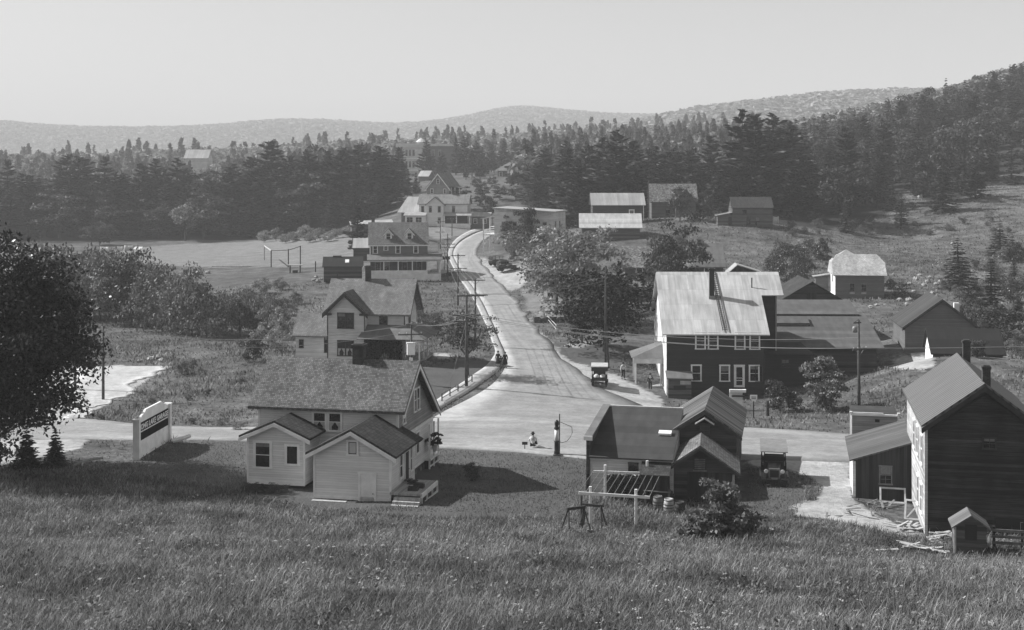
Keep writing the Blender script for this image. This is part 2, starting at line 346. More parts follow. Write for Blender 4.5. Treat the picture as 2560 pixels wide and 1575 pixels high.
def masks(X, Y, Z):
    Yc = np.maximum(Y,1); px = CX+X*F/Yc; py = HY+(H-Z)*F/Yc
    out = []
    for polys in (DIRT,LAWN,FIELD,DUFF):
        m = np.zeros(X.shape)
        for p in polys: m = np.maximum(m, inpoly(px,py,p)*1.0)
        m[(Y<26)|(Y>(480 if polys is not DUFF else 1200))] = 0; out.append(m)
    return out
def mground():
    n = NT('ground_cover', .95, .15); o = n.obj()
    A = lambda s: n.n('Attribute', attribute_name=s).outputs['Fac']
    n1, n2, n3, n4 = n.noise(.05,4), n.noise(.35,4), n.noise(2.2,4), n.noise(9.,3)
    mott = n.ma('MULTIPLY', n.ma('MULTIPLY', n.rng(n1,.72,1.28,.3,.7), n.rng(n2,.55,1.45,.32,.68)), n.ma('MULTIPLY', n.rng(n3,.6,1.4,.3,.7), n.rng(n4,.65,1.35,.28,.72)))
    grass = n.ma('MULTIPLY', mott, .1)
    lawn = n.ma('MULTIPLY', n.ma('MULTIPLY', n.rng(n2,.85,1.15,.3,.7), n.rng(n4,.8,1.2,.28,.72)), .092)
    soil = n.ma('MULTIPLY', n.ma('MULTIPLY', n.rng(n3,.8,1.2,.3,.7), n.rng(n2,.75,1.2,.3,.7)), .36)
    dry = n.ma('MULTIPLY', n.ma('MULTIPLY', n.rng(n2,.8,1.2,.3,.7), n.rng(n3,.8,1.2,.3,.7)), .185)
    def mix(a,b,f): return n.ma('ADD', n.ma('MULTIPLY', a, n.ma('SUBTRACT',1.0,f)), n.ma('MULTIPLY', b, f))
    def edge(att, w=.5): return n.rng(n.ma('ADD', A(att), n.ma('MULTIPLY', n.ma('SUBTRACT', n.noise(1.1,4), .5), w)), 0., 1., .35, .65)
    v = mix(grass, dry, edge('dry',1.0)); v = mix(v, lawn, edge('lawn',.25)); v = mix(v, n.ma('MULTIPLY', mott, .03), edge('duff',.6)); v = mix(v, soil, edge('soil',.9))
    n.color(v); n.bump(n.ma('ADD', n3, n4), .6, .12); return n.m
MGROUND = mground()
def make_ground():
    Ys = np.concatenate([np.arange(-30,25,5.),np.arange(25,110,.8),np.arange(110,220,1.5),np.arange(220,440,3.),440*(5200/440)**np.linspace(0,1,70)])
    ts = np.linspace(-.62,.62,361); Yg, T = np.meshgrid(Ys, ts, indexing='ij'); X = T*(Yg+60); Z = hgt(X,Yg)
    nr, nc = X.shape; idx = np.arange(nr*nc).reshape(nr,nc)
    Q = np.stack([idx[:-1,:-1],idx[:-1,1:],idx[1:,1:],idx[1:,:-1]],-1).reshape(-1,4)
    me = np_mesh('ground', np.stack([X,Yg,Z],-1).reshape(-1,3), Q, MGROUND, smooth=True)
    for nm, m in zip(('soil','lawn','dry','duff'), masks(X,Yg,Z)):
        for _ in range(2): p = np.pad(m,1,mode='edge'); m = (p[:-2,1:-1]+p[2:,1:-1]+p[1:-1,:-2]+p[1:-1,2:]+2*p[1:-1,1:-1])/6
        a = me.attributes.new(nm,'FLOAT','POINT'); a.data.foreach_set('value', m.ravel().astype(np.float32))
    o = link(bpy.data.objects.new('ground', me)); o['kind'] = 'structure'; return o
make_ground()

def mroad(name, v, amp=.1):
    n = NT(name, .9, .2); u,w,_ = n.uv()
    st = n.n('CombineXYZ', {0: n.ma('MULTIPLY', u, .9), 1: n.ma('MULTIPLY', w, .07)}).outputs[0]
    trk = n.rng(n.noise(1.,4,st), 1-amp, 1+amp, .3, .7)
    e = n.rng(n.ma('ABSOLUTE', n.n('Attribute', attribute_name='edge').outputs['Fac']), .9, 1.22, .55, 1.0)
    val = n.ma('MULTIPLY', n.ma('MULTIPLY', trk, e), n.ma('MULTIPLY', n.rng(n.noise(.3,5), v*.86, v*1.12, .3,.7), n.ma('MULTIPLY', n.rng(n.noise(4.,4), .86, 1.14, .3,.7), n.rng(n.noise(.9,5), .88, 1.08, .36,.62))))
    n.color(val); n.bump(n.noise(5.,4), .25, .03); return n.m
def strip(name, L, R_, off, mat, ncross=6, step=1.5, skirt=.25, jit=(0,0)):
    L = [G(*p) for p in L]; R_ = [G(*p) for p in R_]
    def smooth(P):
        Q = []
        for i in range(len(P)-1):
            p0,p1,p2,p3 = P[max(i-1,0)],P[i],P[i+1],P[min(i+2,len(P)-1)]
            k = max(2,int((p2-p1).length/step))
            for j in range(k):
                t = j/k; Q.append((i+t, .5*((2*p1)+(p2-p0)*t+(2*p0-5*p1+4*p2-p3)*t*t+(3*p1-p0-3*p2+p3)*t**3)))
        Q.append((len(P)-1, P[-1])); return Q
    a = smooth(L); ts = [t for t,_ in a]
    def ev(P, t):
        i = min(int(t), len(P)-2); u = t-i; p0,p1,p2,p3 = P[max(i-1,0)],P[i],P[i+1],P[min(i+2,len(P)-1)]
        return .5*((2*p1)+(p2-p0)*u+(2*p0-5*p1+4*p2-p3)*u*u+(3*p1-p0-3*p2+p3)*u**3)
    A = np.array([ev(L,t)[:2] for t in ts]); B = np.array([ev(R_,t)[:2] for t in ts])
    s_ = np.concatenate([[0],np.cumsum(np.linalg.norm(np.diff(B,axis=0),axis=1))]); dr = (B-A)/np.maximum(np.linalg.norm(B-A,axis=1,keepdims=True),.01)
    wob = np.sin(s_*.37+1)+.7*np.sin(s_*.91+2*np.sin(s_*.23))+.5*np.sin(s_*2.3+np.sin(s_*.7)*2)
    B = B+dr*(wob*jit[1])[:,None]; A = A-dr*(wob[::-1]*jit[0])[:,None]
    c = np.linspace(0,1,ncross+1); P = A[:,None]*(1-c)[None,:,None]+B[:,None]*c[None,:,None]
    Z = hgt(P[...,0],P[...,1])+off
    V = np.concatenate([P, Z[...,None]],-1); dist = np.concatenate([[0],np.cumsum(np.linalg.norm(np.diff((A+B)/2,axis=0),axis=1))])
    lo0 = V[:,:1].copy(); lo0[...,2]-=skirt; lo1 = V[:,-1:].copy(); lo1[...,2]-=skirt
    V = np.concatenate([lo0,V,lo1],1); nr,nc,_ = V.shape; idx = np.arange(nr*nc).reshape(nr,nc)
    Q = np.stack([idx[:-1,:-1],idx[:-1,1:],idx[1:,1:],idx[1:,:-1]],-1).reshape(-1,4)
    me = np_mesh(name, V.reshape(-1,3), Q, mat)
    cc = np.concatenate([[0],c,[1]])*2-1; e = np.tile(cc,(nr,1)); at = me.attributes.new('edge','FLOAT','POINT'); at.data.foreach_set('value', e.ravel().astype(np.float32))
    uv = me.uv_layers.new(name='uv'); wd = np.linalg.norm(A-B,axis=1)
    UV = np.stack([(e+1)/2*np.median(wd), np.tile(dist[:,None],(1,nc))],-1).reshape(-1,2)
    uv.data.foreach_set('uv', UV[Q.ravel()].ravel().astype(np.float32))
    o = link(bpy.data.objects.new(name, me)); o['kind'] = 'structure'; return o
ROAD = mroad('worn_road', .29); WALKM = mroad('pale_concrete', .36, .06); SANDM = mroad('pale_sand', .46, .15)
RL = [(1262,566),(1215,576),(1172,592),(1146,610),(1133,632),(1140,655),(1156,682),(1178,712),(1204,752),(1228,800),(1246,845),(1262,885),(1266,905),(1252,938),(1226,965),(1180,994),(1120,1024),(1085,1044)]
RR = [(1275,572),(1245,584),(1218,596),(1200,612),(1192,635),(1205,655),(1232,690),(1262,720),(1290,748),(1318,790),(1350,828),(1392,880),(1425,910),(1470,945),(1520,975),(1580,1005),(1640,1040),(1690,1072)]
strip('road', RL, RR, .045, ROAD, jit=(0,.28))
strip('cross_road', [(-300,1040),(0,1042),(200,1048),(420,1066),(640,1069),(900,1066),(1085,1045),(1300,1045),(1500,1060),(1690,1066),(1870,1070),(2000,1078),(2130,1088),(2300,1098),(2600,1110),(2900,1125)],
 [(-300,1100),(0,1100),(200,1098),(420,1101),(640,1105),(900,1112),(1085,1118),(1300,1128),(1500,1145),(1690,1150),(1870,1150),(2000,1152),(2130,1155),(2300,1160),(2600,1170),(2900,1185)], .053, ROAD, jit=(.22,.1))
strip('sidewalk', [(1258,562),(1208,570),(1160,585),(1134,605),(1121,632),(1127,657),(1142,686),(1163,716),(1188,756),(1211,803),(1228,848),(1238,880),(1228,902),(1205,925),(1165,952),(1110,990),(1062,1022)],
 [(1262,566),(1214,575),(1170,591),(1144,609),(1132,632),(1139,656),(1155,683),(1177,713),(1203,753),(1226,800),(1245,846),(1261,884),(1258,907),(1232,938),(1186,970),(1128,1006),(1078,1036)], .14, WALKM, 3)
strip('sand_cut', [(180,918),(185,940),(186,970),(186,1000),(185,1046)], [(408,916),(380,945),(330,972),(270,1008),(215,1046)], .06, SANDM, 12, .8, jit=(.5,.7))
strip('kerb', [(640,1102),(900,1110),(1085,1116),(1300,1126),(1480,1143)], [(640,1106),(900,1114),(1085,1120),(1300,1131),(1480,1149)], .13, WALKM, 2)
# ------------------------------------------------------------------ openings (cached meshes, one part per opening, its pane a sub-part)
_WC = {}; _BL = {}; _WR = []; BLIND = mplain('window_blind',.17,.2,5)
ROTF = {'S':0.0,'E':math.pi/2,'N':math.pi,'W':-math.pi/2}
def _wmesh(w,h,style,fm,cw,sill):
    key = (round(w,2),round(h,2),style,fm.name,cw,sill)
    if key in _WC: return _WC[key]
    m = MB(); y0,y1 = -.055,.02
    m.box(-w/2-cw,-w/2,y0,y1,-.0,h); m.box(w/2,w/2+cw,y0,y1,-.0,h)
    m.box(-w/2-cw-.02,w/2+cw+.02,y0-.012,y1,h,h+cw); m.box(-w/2-cw-.03,w/2+cw+.03,y0-.03,y1,-sill,0)
    b = .022
    if style!='open': m.box(-w/2,w/2,-.038,y1,h*.5-b,h*.5+b)
    if style in ('4','pair4','6'): m.box(-b*.6,b*.6,-.03,y1,0,h)
    if style=='6':
        for q in (.25,.75): m.box(-w/2,w/2,-.028,y1,h*q-b*.5,h*q+b*.5)
    p = MB().box(-w/2,w/2,-.016,.018,0,h)
    _WC[key] = (m.mesh('window',fm), p.mesh('pane',GLASS)); return _WC[key]
def window(par, face, plane, u, z, w, h, fm=None, style='2', cw=.12, sill=.09, curtain=False):
    """u: middle along the wall; z: bottom of the glass"""
    fm = fm or WHITE; a,b = _wmesh(w,h,style,fm,cw,sill)
    o = link(bpy.data.objects.new('window',a), par); o.rotation_euler = (0,0,ROTF[face])
    o.location = (u,plane,z) if face in 'SN' else (plane,u,z)
    link(bpy.data.objects.new('pane',b), o); _WR.append(1); q_ = (len(_WR)*37)%10
    if q_<6 and style!='open' and not curtain:
        k_=(round(w,2),round(h,2),q_)
        if k_ not in _BL: _BL[k_]=MB().box(-w/2+.015,w/2-.015,-.0225,-.0165,h*(1-(.16,.3,.22,.46,.12,.36)[q_]),h-.01).mesh('blind', BLIND)
        link(bpy.data.objects.new('blind',_BL[k_]),o)
    if curtain:
        c = MB()
        for sg in (-1,1): c.add([(sg*w*.48,-.022,0),(sg*w*.48,-.022,h*.47),(sg*w*.02,-.022,h*.47),(sg*w*.3,-.022,h*.2),(sg*w*.26,-.022,0)],[(0,1,2,3,4)])
        c.build('curtain', CURTAIN, o)
    return o
def door(par, face, plane, u, z, w, h, fm=None, pm=None, screen=False, cw=.12):
    fm = fm or WHITE; pm = pm or fm; m = MB(); y0,y1=-.055,.02
    m.box(-w/2-cw,-w/2,y0,y1,0,h); m.box(w/2,w/2+cw,y0,y1,0,h); m.box(-w/2-cw-.02,w/2+cw+.02,y0-.012,y1,h,h+cw)
    o = m.build('door', fm, par); o.rotation_euler=(0,0,ROTF[face]); o.location=(u,plane,z) if face in 'SN' else (plane,u,z)
    q = MB()
    if screen:
        q.box(-w/2,-w/2+.1,-.04,.015,0,h); q.box(w/2-.1,w/2,-.04,.015,0,h)
        for zz,t in ((0,.2),(h*.3,.06),(h*.42,.06),(h-.12,.12)): q.box(-w/2+.1,w/2-.1,-.038,.015,zz,zz+t)
        MB().box(-w/2+.1,w/2-.1,-.015,.012,.2,h-.12).build('screen', GLASS, o)
    else: q.box(-w/2,w/2,-.03,.015,0,h)
    q.build('door_panel', pm, o)
    MB().lathe([(.0,-.1),(.03,-.09),(.035,-.06),(.012,-.05),(.012,-.03)],(w/2-.08,0,h*.47),8,'y').build('handle', STEEL, o)
    return o
def chimney(par, x,y,z0,z1,sx=.55,sy=.55,mat=None,cap=.08,name='chimney'):
    m = MB().box(x-sx/2,x+sx/2,y-sy/2,y+sy/2,z0,z1-.2); m.box(x-sx/2-cap,x+sx/2+cap,y-sy/2-cap,y+sy/2+cap,z1-.2,z1-.06); m.box(x-sx/2+.04,x+sx/2-.04,y-sy/2+.04,y+sy/2-.04,z1-.06,z1)
    return m.build(name, mat or BRICK, par)
def house(name, label, fr, cat='house', group=None):
    return thing(name, label, cat, fr.O, fr.r, group)
def corner_boards(par, pts, z0, z1, mat, t=.09):
    m = MB()
    for x,y,h in pts: m.box(x-t/2-.01,x+t/2+.01,y-t/2-.01,y+t/2+.01,z0,h if h else z1)
    return m.each('corner_board', mat, par)
def rake(par, x0,x1,yp,ze,zr,mat,oe=.4,w=.2,t=.05,r=None,axis='y',lift=.0):
    """barge boards on a gable whose plane is y=yp (ridge along y) or x=yp (axis x, x0..x1 read as y)"""
    r = (x0+x1)/2 if r is None else r; m = MB()
    for a in (x0,x1):
        k = (zr-ze)/abs(r-a); e = a+(-oe if a<r else oe); zeo = ze-oe*k
        poly = [(e,zeo+lift),(r,zr+lift),(r,zr+lift-w*math.sqrt(1+k*k)),(e,zeo+lift-w*math.sqrt(1+k*k))]
        m.ext(poly, 'y' if axis=='y' else 'x', yp, yp+t)
    return m.build('barge_board', mat, par)

# ------------------------------------------------------------------ the shingled cottage in front
fr = Frame(976.8,1252.4,76.7,-12)
fr_c = fr
hs = house('cottage', 'cream clapboard cottage with dark shingle roof, two rear wings and brick chimney', fr)
m = MB(); YN, YF, XR, XL, YRD = 4.52, 12.55, -.95, -10.1, 7.55
m.ext([(YN,-.6),(YF,-.6),(YF,2.95),(YRD,6.88),(YN,4.55)],'x',XL,XR); m.build('wall', SID_CREAM, hs)
MB().box(XR,XR+.03,YN,YF,.14,2.55).build('white_siding', SID_WHITE, hs)['label'] = 'white clapboard side wall below the belt course'
MB().ext([(YN,2.6),(YF,2.6),(YF,2.9),(YRD,6.8),(YN,4.5)],'x',XR,XR+.028).build('shingled_gable', SID_GREY, hs)['label'] = 'grey shingled upper gable'
MB().box(XR,XR+.09,YN,YF,2.48,2.66).build('belt_course', WHITE, hs)
MB().box(XR,XR+.04,YN+1,YF,-.7,.06).build('foundation', STONE, hs); MB().box(XR,XR+.07,YN,YF,.06,.2).build('skirt_board', WHITE, hs)
m = MB().roof(XL,XR,YN,YF,4.55,6.88,'x',.42,.56,.14,r=YRD,ze2=2.95,oe2=.1); m.build('roof', SH_MID, hs)
m = MB()
for a,b,c,d in ((4.1,4.22,YRD,6.86),(12.65,2.86,YRD,6.86)): m.ext([(a,b),(c,d),(c,d-.26),(a,b-.2)],'x',XR+.5,XR+.575)
m.build('barge_board', WHITE, hs)
MB().box(XL-.03,XL+.1,YN-.03,YN+.08,-.2,4.2).box(XR-.1,XR+.05,YN-.03,YN+.08,2.0,4.3).each('corner_board', WHITE, hs)
chimney(hs,-4.45,7.5,6.3,8.1,.68,.68,BRICK,.1)
for u in (-6.03,-5.02): window(hs,'S',YN,u,3.05,.72,1.02,WHITE,'2',.13,.1,True)
for y in (8.2,8.85): window(hs,'E',XR+.03,y,3.75,.5,1.35,WHITE,'2',.12)
window(hs,'E',XR+.03,5.7,3.45,.5,.8,WHITE,'2',.1)
window(hs,'E',XR+.03,8.75,.95,.62,1.3,WHITE,'2',.12)
# right wing
ax0 = -4.72
w = MB().gable(ax0,0,0,YN+.0,-.04,2.72,3.98,'y',r=-2.36).build('wing', SID_CREAM, hs)
MB().box(-.9,0,YN+.01,5.0,-.0,2.6).build('wing_return', SID_WHITE, w)
r_ = MB().roof(ax0,0,0,YN-.02,2.72,3.98,'y',.42,.3,.12,r=-2.36,og1=0); r_.slab((-.95,YN,3.2),(.42,YN,2.5),(.42,5.35,2.5),(-.95,5.35,3.2),.12); r_.build('wing_roof', SH_DK, w)
rake(w, ax0,0,-.36,2.72,3.98,WHITE,.42,.2,.06,r=-2.36)
MB().box(ax0-.02,0.02,-.03,.0,-.06,.16).box(-.0,.03,0,5.0,-.06,.16).build('skirt_board', WHITE, w)
MB().box(ax0-.02,ax0+.09,-.04,.06,.16,2.7).box(-.09,.04,-.04,.06,.16,2.7).each('corner_board', WHITE, w)
MB().box(ax0+.05,-.05,.05,YN,-.7,-.03).build('footing', STONE, w)
wv = window(w,'S',0,-2.32,2.62,.5,.72,WHITE,'open',.12); MB().box(-.2,.2,-.03,-.018,.05,.67).build('shutter', CREAM, wv)
door(w,'S',-.0,-1.42,-.62,.86,2.1,WHITE,WHITE)
window(w,'E',0,2.0,.95,.5,1.3,WHITE,'2',.1); door(w,'E',0,3.2,.12,.78,2.1,WHITE,DKWOOD); window(w,'E',0,4.15,.9,.3,1.4,WHITE,'2',.08)
# left wing
lx0,lx1,ly = -9.75,-6.05,2.0
w = MB().gable(lx0,lx1,ly,YN,.12,3.1,3.9,'y').build('wing', SID_CREAM, hs)
MB().roof(lx0,lx1,ly,YN-.02,3.1,3.9,'y',.45,.3,.12,og1=0).build('wing_roof', SH_DK, w)
rake(w, lx0,lx1,ly-.36,3.1,3.9,WHITE,.45,.2,.06)
MB().box(lx0-.02,lx1+.02,ly-.03,ly,.1,.3).build('skirt_board', WHITE, w); MB().box(lx0+.1,lx1-.1,ly+.1,YN,-.6,.12).build('footing', DKWOOD, w)
MB().box(lx0-.02,lx0+.09,ly-.04,ly+.06,.3,3.05).box(lx1-.09,lx1+.02,ly-.04,ly+.06,.3,3.05).each('corner_board', WHITE, w)
window(w,'S',ly,-8.75,1.15,.9,1.45,WHITE,'2',.16,.12); window(w,'S',ly,-6.85,1.42,.66,1.05,WHITE,'open',.15,.12)
# side stoop and front veranda
st = MB().box(.03,1.95,-.3,3.2,.42,.55); st = st.build('stoop', DECK, hs)
m = MB()
for i in range(3): m.box(.35,1.95,-.3-.28*(i+1),-.3-.28*i,-.1,.36-.16*i)
m.build('step', DECK, st)
m = MB().box(1.9,1.97,-.3,3.2,.3,.56).box(1.9,1.97,-.3,3.2,-.12,-.02)
for y in (-.3,.85,2.0,3.1): m.box(1.88,1.98,y,y+.1,-.3,.56)
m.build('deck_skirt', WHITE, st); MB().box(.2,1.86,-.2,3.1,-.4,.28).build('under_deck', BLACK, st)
m = MB().box(XR+.03,XR+.5,10.3,12.6,.1,.22)
for y in (10.3,11.4,12.5): m.box(XR+.35,XR+.45,y,y+.1,-.5,2.5)
m.box(XR+.36,XR+.46,10.3,12.6,.75,.85).box(XR+.38,XR+.44,10.3,12.6,-.35,-.27); m.build('veranda', WHITE, hs)
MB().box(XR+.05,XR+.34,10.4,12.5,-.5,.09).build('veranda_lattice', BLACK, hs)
def at(frm,x,y,z): return frm.at(x,y,z)
mt = MB().box(-.45,.45,-.3,.3,0,.025).build('door_mat', BLACK); mt.location = fr.at(.85,2.2,.552); mt.rotation_euler=(0,0,fr.r); tag(mt,'dark mat lying on the cottage side stoop','mat')
for i,(x,y) in enumerate(((1.35,1.25),(1.2,.55))):
    b = MB(); b.box(-.3,.3,-.2,-.17,0,.2); b.box(-.3,.3,.17,.2,0,.2); b.box(-.3,-.27,-.17,.17,0,.2); b.box(.27,.3,-.17,.17,0,.2); b.box(-.27,.27,-.17,.17,0,.03)
    o = b.build('crate', DKWOOD); o.location = fr.at(x,y,.552); o.rotation_euler=(0,0,fr.r+.1*i)
    tag(o, ['dark low crate on the stoop nearer the wall corner','dark low crate on the stoop nearest the steps'][i],'crate')
# timber frame under the wing
t_ = thing('bench','pale plank bench standing in the grass under the rear wing','bench',fr.at(-3.6,-.45,-.62),fr.r)
MB().box(-1.05,1.05,-.18,.12,.5,.57).build('seat',PALEWOOD,t_)
for x in (-.95,0,.95): MB().box(x-.06,x+.06,-.14,-.04,-.2,.5).build('leg',PALEWOOD,t_)

MATTE = mplain('matte_black',.012,.15,3,.95,.05)
# ------------------------------------------------------------------ sign board
g0, g1 = G(342,1150), G(420,1104); dv = Vector((g1.x-g0.x,g1.y-g0.y,0)); L_ = dv.length; ang = math.atan2(dv.y,dv.x)
zb = min(g0.z,g1.z)-.25
sg = thing('billboard','tall white roadside sign board with scrolled top and two dark lettered bands','sign',(g0.x,g0.y,zb),ang)
sgH = H-(1052-HY)*g0.y/F-zb
MB().box(.1,L_-.1,-.05,.05,0,sgH-.15).build('panel',WHITE,sg)
for x in (0,L_): MB().box(x-.14,x+.14,-.22,.22,-.3,sgH).box(x-.2,x+.2,-.26,.26,sgH,sgH+.1).build('post',WHITE,sg)
sc = [(.15,sgH-.2),(.15,sgH+.02),(.5,sgH+.05),(.8,sgH+.22),(1.2,sgH+.28),(1.6,sgH+.5)]; sc += [(L_-a,b) for a,b in reversed(sc)]
MB().ext(sc,'y',-.08,.08).build('crest',WHITE,sg)
for k,(z0,z1) in enumerate(((sgH-.82,sgH-.24),(sgH-1.45,sgH-.92))): MB().box(.16,L_-.16,-.07,-.045,z0,z1).build('band',MATTE,sg)
def lettering(txt, par, size, loc, rot, mat, w=None):
    c = bpy.data.curves.new('lettering','FONT'); c.body = txt; c.size = size; c.extrude = .008; c.offset = .012; c.align_x='CENTER'; c.resolution_u = 2
    o = bpy.data.objects.new('lettering', c); COL.objects.link(o); bpy.context.view_layer.update()
    me = bpy.data.meshes.new_from_object(o.evaluated_get(bpy.context.evaluated_depsgraph_get())); bpy.data.objects.remove(o); me.materials.clear(); me.materials.append(mat)
    q = link(bpy.data.objects.new('lettering',me),par); q.location=loc; q.rotation_euler=rot
    if w:
        xs=[v.co.x for v in me.vertices]; q.scale=(w/(max(xs)-min(xs)),1,1)
    return q
lettering('LONG LAKE GARAGE', sg, .52, (L_/2,-.085,sgH-.72),(math.pi/2,0,0), WHITE, L_-.5)

# ------------------------------------------------------------------ garage with parapets, and the two gabled sheds
fr = Frame(1474.4,1228.7,81,-12); gr = house('garage','low white garage with dark felt roof sloping behind a stepped parapet',fr,'garage')
GW = 5.1
MB().ext([(0,-.3),(7.5,-.3),(7.5,3.75),(0,2.15)],'x',0,GW).build('wall',SID_WW,gr)
MB().slab((-.0,-.3,2.12),(GW,-.3,2.12),(GW,7.6,3.82),(0,7.6,3.82),.1).build('roof',ROLL,gr)
m = MB().ext([(-.12,-.3),(-.12,3.4),(7.6,3.75),(7.6,4.0),(7.7,4.0),(7.7,-.3)],'x',-.2,.0)
m.build('parapet',BOARD_OLD,gr); MB().ext([(-.5,3.36),(-.5,3.5),(7.8,4.02),(7.8,3.88)],'x',-.28,.22).build('parapet_cap',ROLL2,gr)
MB().box(-.3,.24,-.56,-.5,3.24,3.5).build('cap_end',WHITE,gr)
MB().box(0,GW,7.55,7.7,-.3,4.0).build('false_front',SID_WW,gr)
MB().hexa(((3.9,3.1,3.02),(4.7,3.1,3.02),(4.7,3.6,3.13),(3.9,3.6,3.13)),((3.9,3.1,3.14),(4.7,3.1,3.14),(4.7,3.6,3.25),(3.9,3.6,3.25))).build('skylight',WHITE,gr)
door(gr,'S',0,.56,-.1,.75,1.85,CREAM,SID_WW); window(gr,'S',0,2.68,1.2,.5,.65,DARKTRIM,'open',.06)
MB().box(3.3,4.9,-1.3,-.02,-.2,1.5).build('lean_to',BOARD_DK,gr); MB().slab((3.2,-1.4,1.45),(5.0,-1.4,1.45),(5.0,0,1.95),(3.2,0,1.95),.06).build('lean_to_roof',SH_DK,gr)

fr2 = Frame(1762,1025,84,-12); sh = house('barn','taller dark gabled shed with plank roof and hooded vent in its gable',fr2,'shed')
zg = -4.6
MB().gable(-1.98,1.98,0,8.9,zg,-1.35,-.05,'y').build('wall',BOARD_OLD,sh)
MB().roof(-1.98,1.98,0,8.9,-1.35,-.05,'y',.38,.35,.08).build('roof',PLANKROOF,sh)
rake(sh,-1.98,1.98,-.4,-1.35,-.05,DARKTRIM,.38,.16,.05)
v = MB().box(-.3,.35,-.4,0,-1.6,-.75).build('vent',BOARD_OLD,sh); MB().ext([(-.58,-.85),(.02,-.48),(.62,-.85),(.62,-.78),(.02,-.4),(-.58,-.78)],'y',-.62,.0).build('vent_hood',PALEWOOD,v)
m = MB()
for i in range(6): m.hexa(((-.26,-.43,-1.55+.12*i),(.3,-.43,-1.55+.12*i),(.3,-.4,-1.55+.12*i),(-.26,-.4,-1.55+.12*i)),((-.26,-.405,-1.47+.12*i),(.3,-.405,-1.47+.12*i),(.3,-.38,-1.47+.12*i),(-.26,-.38,-1.47+.12*i)))
m.build('louvre',DKWOOD,v)
fr3 = Frame(1751.4,1113.5,80,-9); sh = house('small_barn','lower shingled gabled shed with louvred gable and wide plank door',fr3,'shed')
MB().gable(-2.0,1.98,0,4.2,-3.6,-1.42,-.06,'y').build('wall',BOARD_OLD,sh)
MB().roof(-2.0,1.98,0,4.2,-1.42,-.06,'y',.4,.35,.09).build('roof',mshingle('silver_shingle',.15,.18,.22,.4),sh)
rake(sh,-2.0,1.98,-.4,-1.42,-.06,DARKTRIM,.4,.14,.05)
MB().box(-.8,1.9,-.06,.0,-3.6,-1.62).build('door',BOARD_DK,sh)
v = MB().box(-.42,.34,-.05,0,-1.5,-.75).build('vent',DKWOOD,sh); MB().box(-.45,.37,-.12,0,-1.56,-1.48).build('sill',WOOD,v)
m = MB()
for i in range(6): m.box(-.36,.28,-.075,-.05,-1.42+.11*i,-1.36+.11*i)
m.build('louvre',WOOD,v); MB().box(1.9,2.04,-.05,.1,-3.6,-1.7).build('corner_post',PALEWOOD,sh)

# ------------------------------------------------------------------ dark tall house at the right edge
fr = Frame(2314.5,1340,70,-12); dh = house('dark_house','tall dark clapboard house with ribbed roof and sunlit side wall at the right edge',fr)
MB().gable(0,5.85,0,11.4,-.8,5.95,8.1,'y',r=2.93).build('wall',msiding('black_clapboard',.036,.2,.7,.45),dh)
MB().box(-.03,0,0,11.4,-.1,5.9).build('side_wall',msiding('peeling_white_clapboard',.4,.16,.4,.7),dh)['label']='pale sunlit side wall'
MB().roof(0,5.85,0,11.4,5.95,8.1,'y',.25,.3,.1,r=2.93).build('roof',METAL2,dh)
rake(dh,0,5.85,-.35,5.95,8.1,DKWOOD,.25,.24,.06,r=2.93,lift=.0); m=MB()
m.ext([(0,5.55),(2.93,7.7),(2.93,7.55),(0,5.4)],'y',-.05,0); m.ext([(5.85,5.55),(2.93,7.7),(2.93,7.55),(5.85,5.4)],'y',-.05,0); m.box(0,5.85,-.03,0,5.3,5.42); m.build('frieze',mplain('sooty_trim',.03,.2),dh)
MB().box(-.06,.09,-.05,.06,-.1,5.7).each('corner_board',SID_WW,dh)
window(dh,'S',0,3.2,4.8,.56,.5,DARKTRIM,'4',.07)
for y in (1.7,4.2,6.2): window(dh,'W',-.03,y,3.5,.7,1.5,WHITE,'2',.1)
for y in (1.9,3.9): window(dh,'W',-.03,y,.8,.7,1.5,WHITE,'2',.1)
chimney(dh,3.1,.45,7.3,9.1,.4,.42,BRICK,.035); chimney(dh,3.4,11.0,7.3,9.15,.42,.42,BRICK,.05)
MB().box(3.5,5.3,-.04,0,.3,1.2).build('boarded_opening',BLACK,dh)
fr = Frame(2134.7,1240.1,79,-12); le = house('lean_to','dark board lean-to with pitched plank roof beside the tall dark house',fr,'shed')
MB().ext([(0,-.4),(3.3,-.4),(3.3,3.3),(0,2.2)],'y',0,5.2).build('wall',BOARD_DK,le)
MB().slab((-.25,-.3,2.12),(3.5,-.3,3.37),(3.5,6.9,3.37),(-.25,6.9,2.12),.09).build('roof',mboards('grey_roof_board',.1,.5,.25),le)
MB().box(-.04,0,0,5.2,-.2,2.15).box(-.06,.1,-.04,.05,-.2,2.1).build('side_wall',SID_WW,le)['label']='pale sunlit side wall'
window(le,'S',0,1.83,.85,.62,1.0,WOOD,'6',.07)
fr = Frame(2130,1087,92,-12); fs = house('flat_shed','grey boarded flat-topped shed with white cornice behind the lean-to',fr,'shed')
MB().box(0,3.05,0,3.5,-1.6,1.4).build('wall',SID_GREY,fs); MB().box(-.05,3.1,-.05,3.55,1.4,1.46).build('roof',ROLL,fs); MB().box(-.12,3.17,-.12,.02,1.38,1.5).box(.05,2.1,-.1,.0,1.5,1.6).box(-.16,.02,-.16,.04,1.5,1.64).box(3.03,3.21,-.16,.04,1.5,1.64).build('cornice',WHITE,fs)
MB().box(1.55,1.85,-.03,0,.95,1.15).build('vent',BLACK,fs)

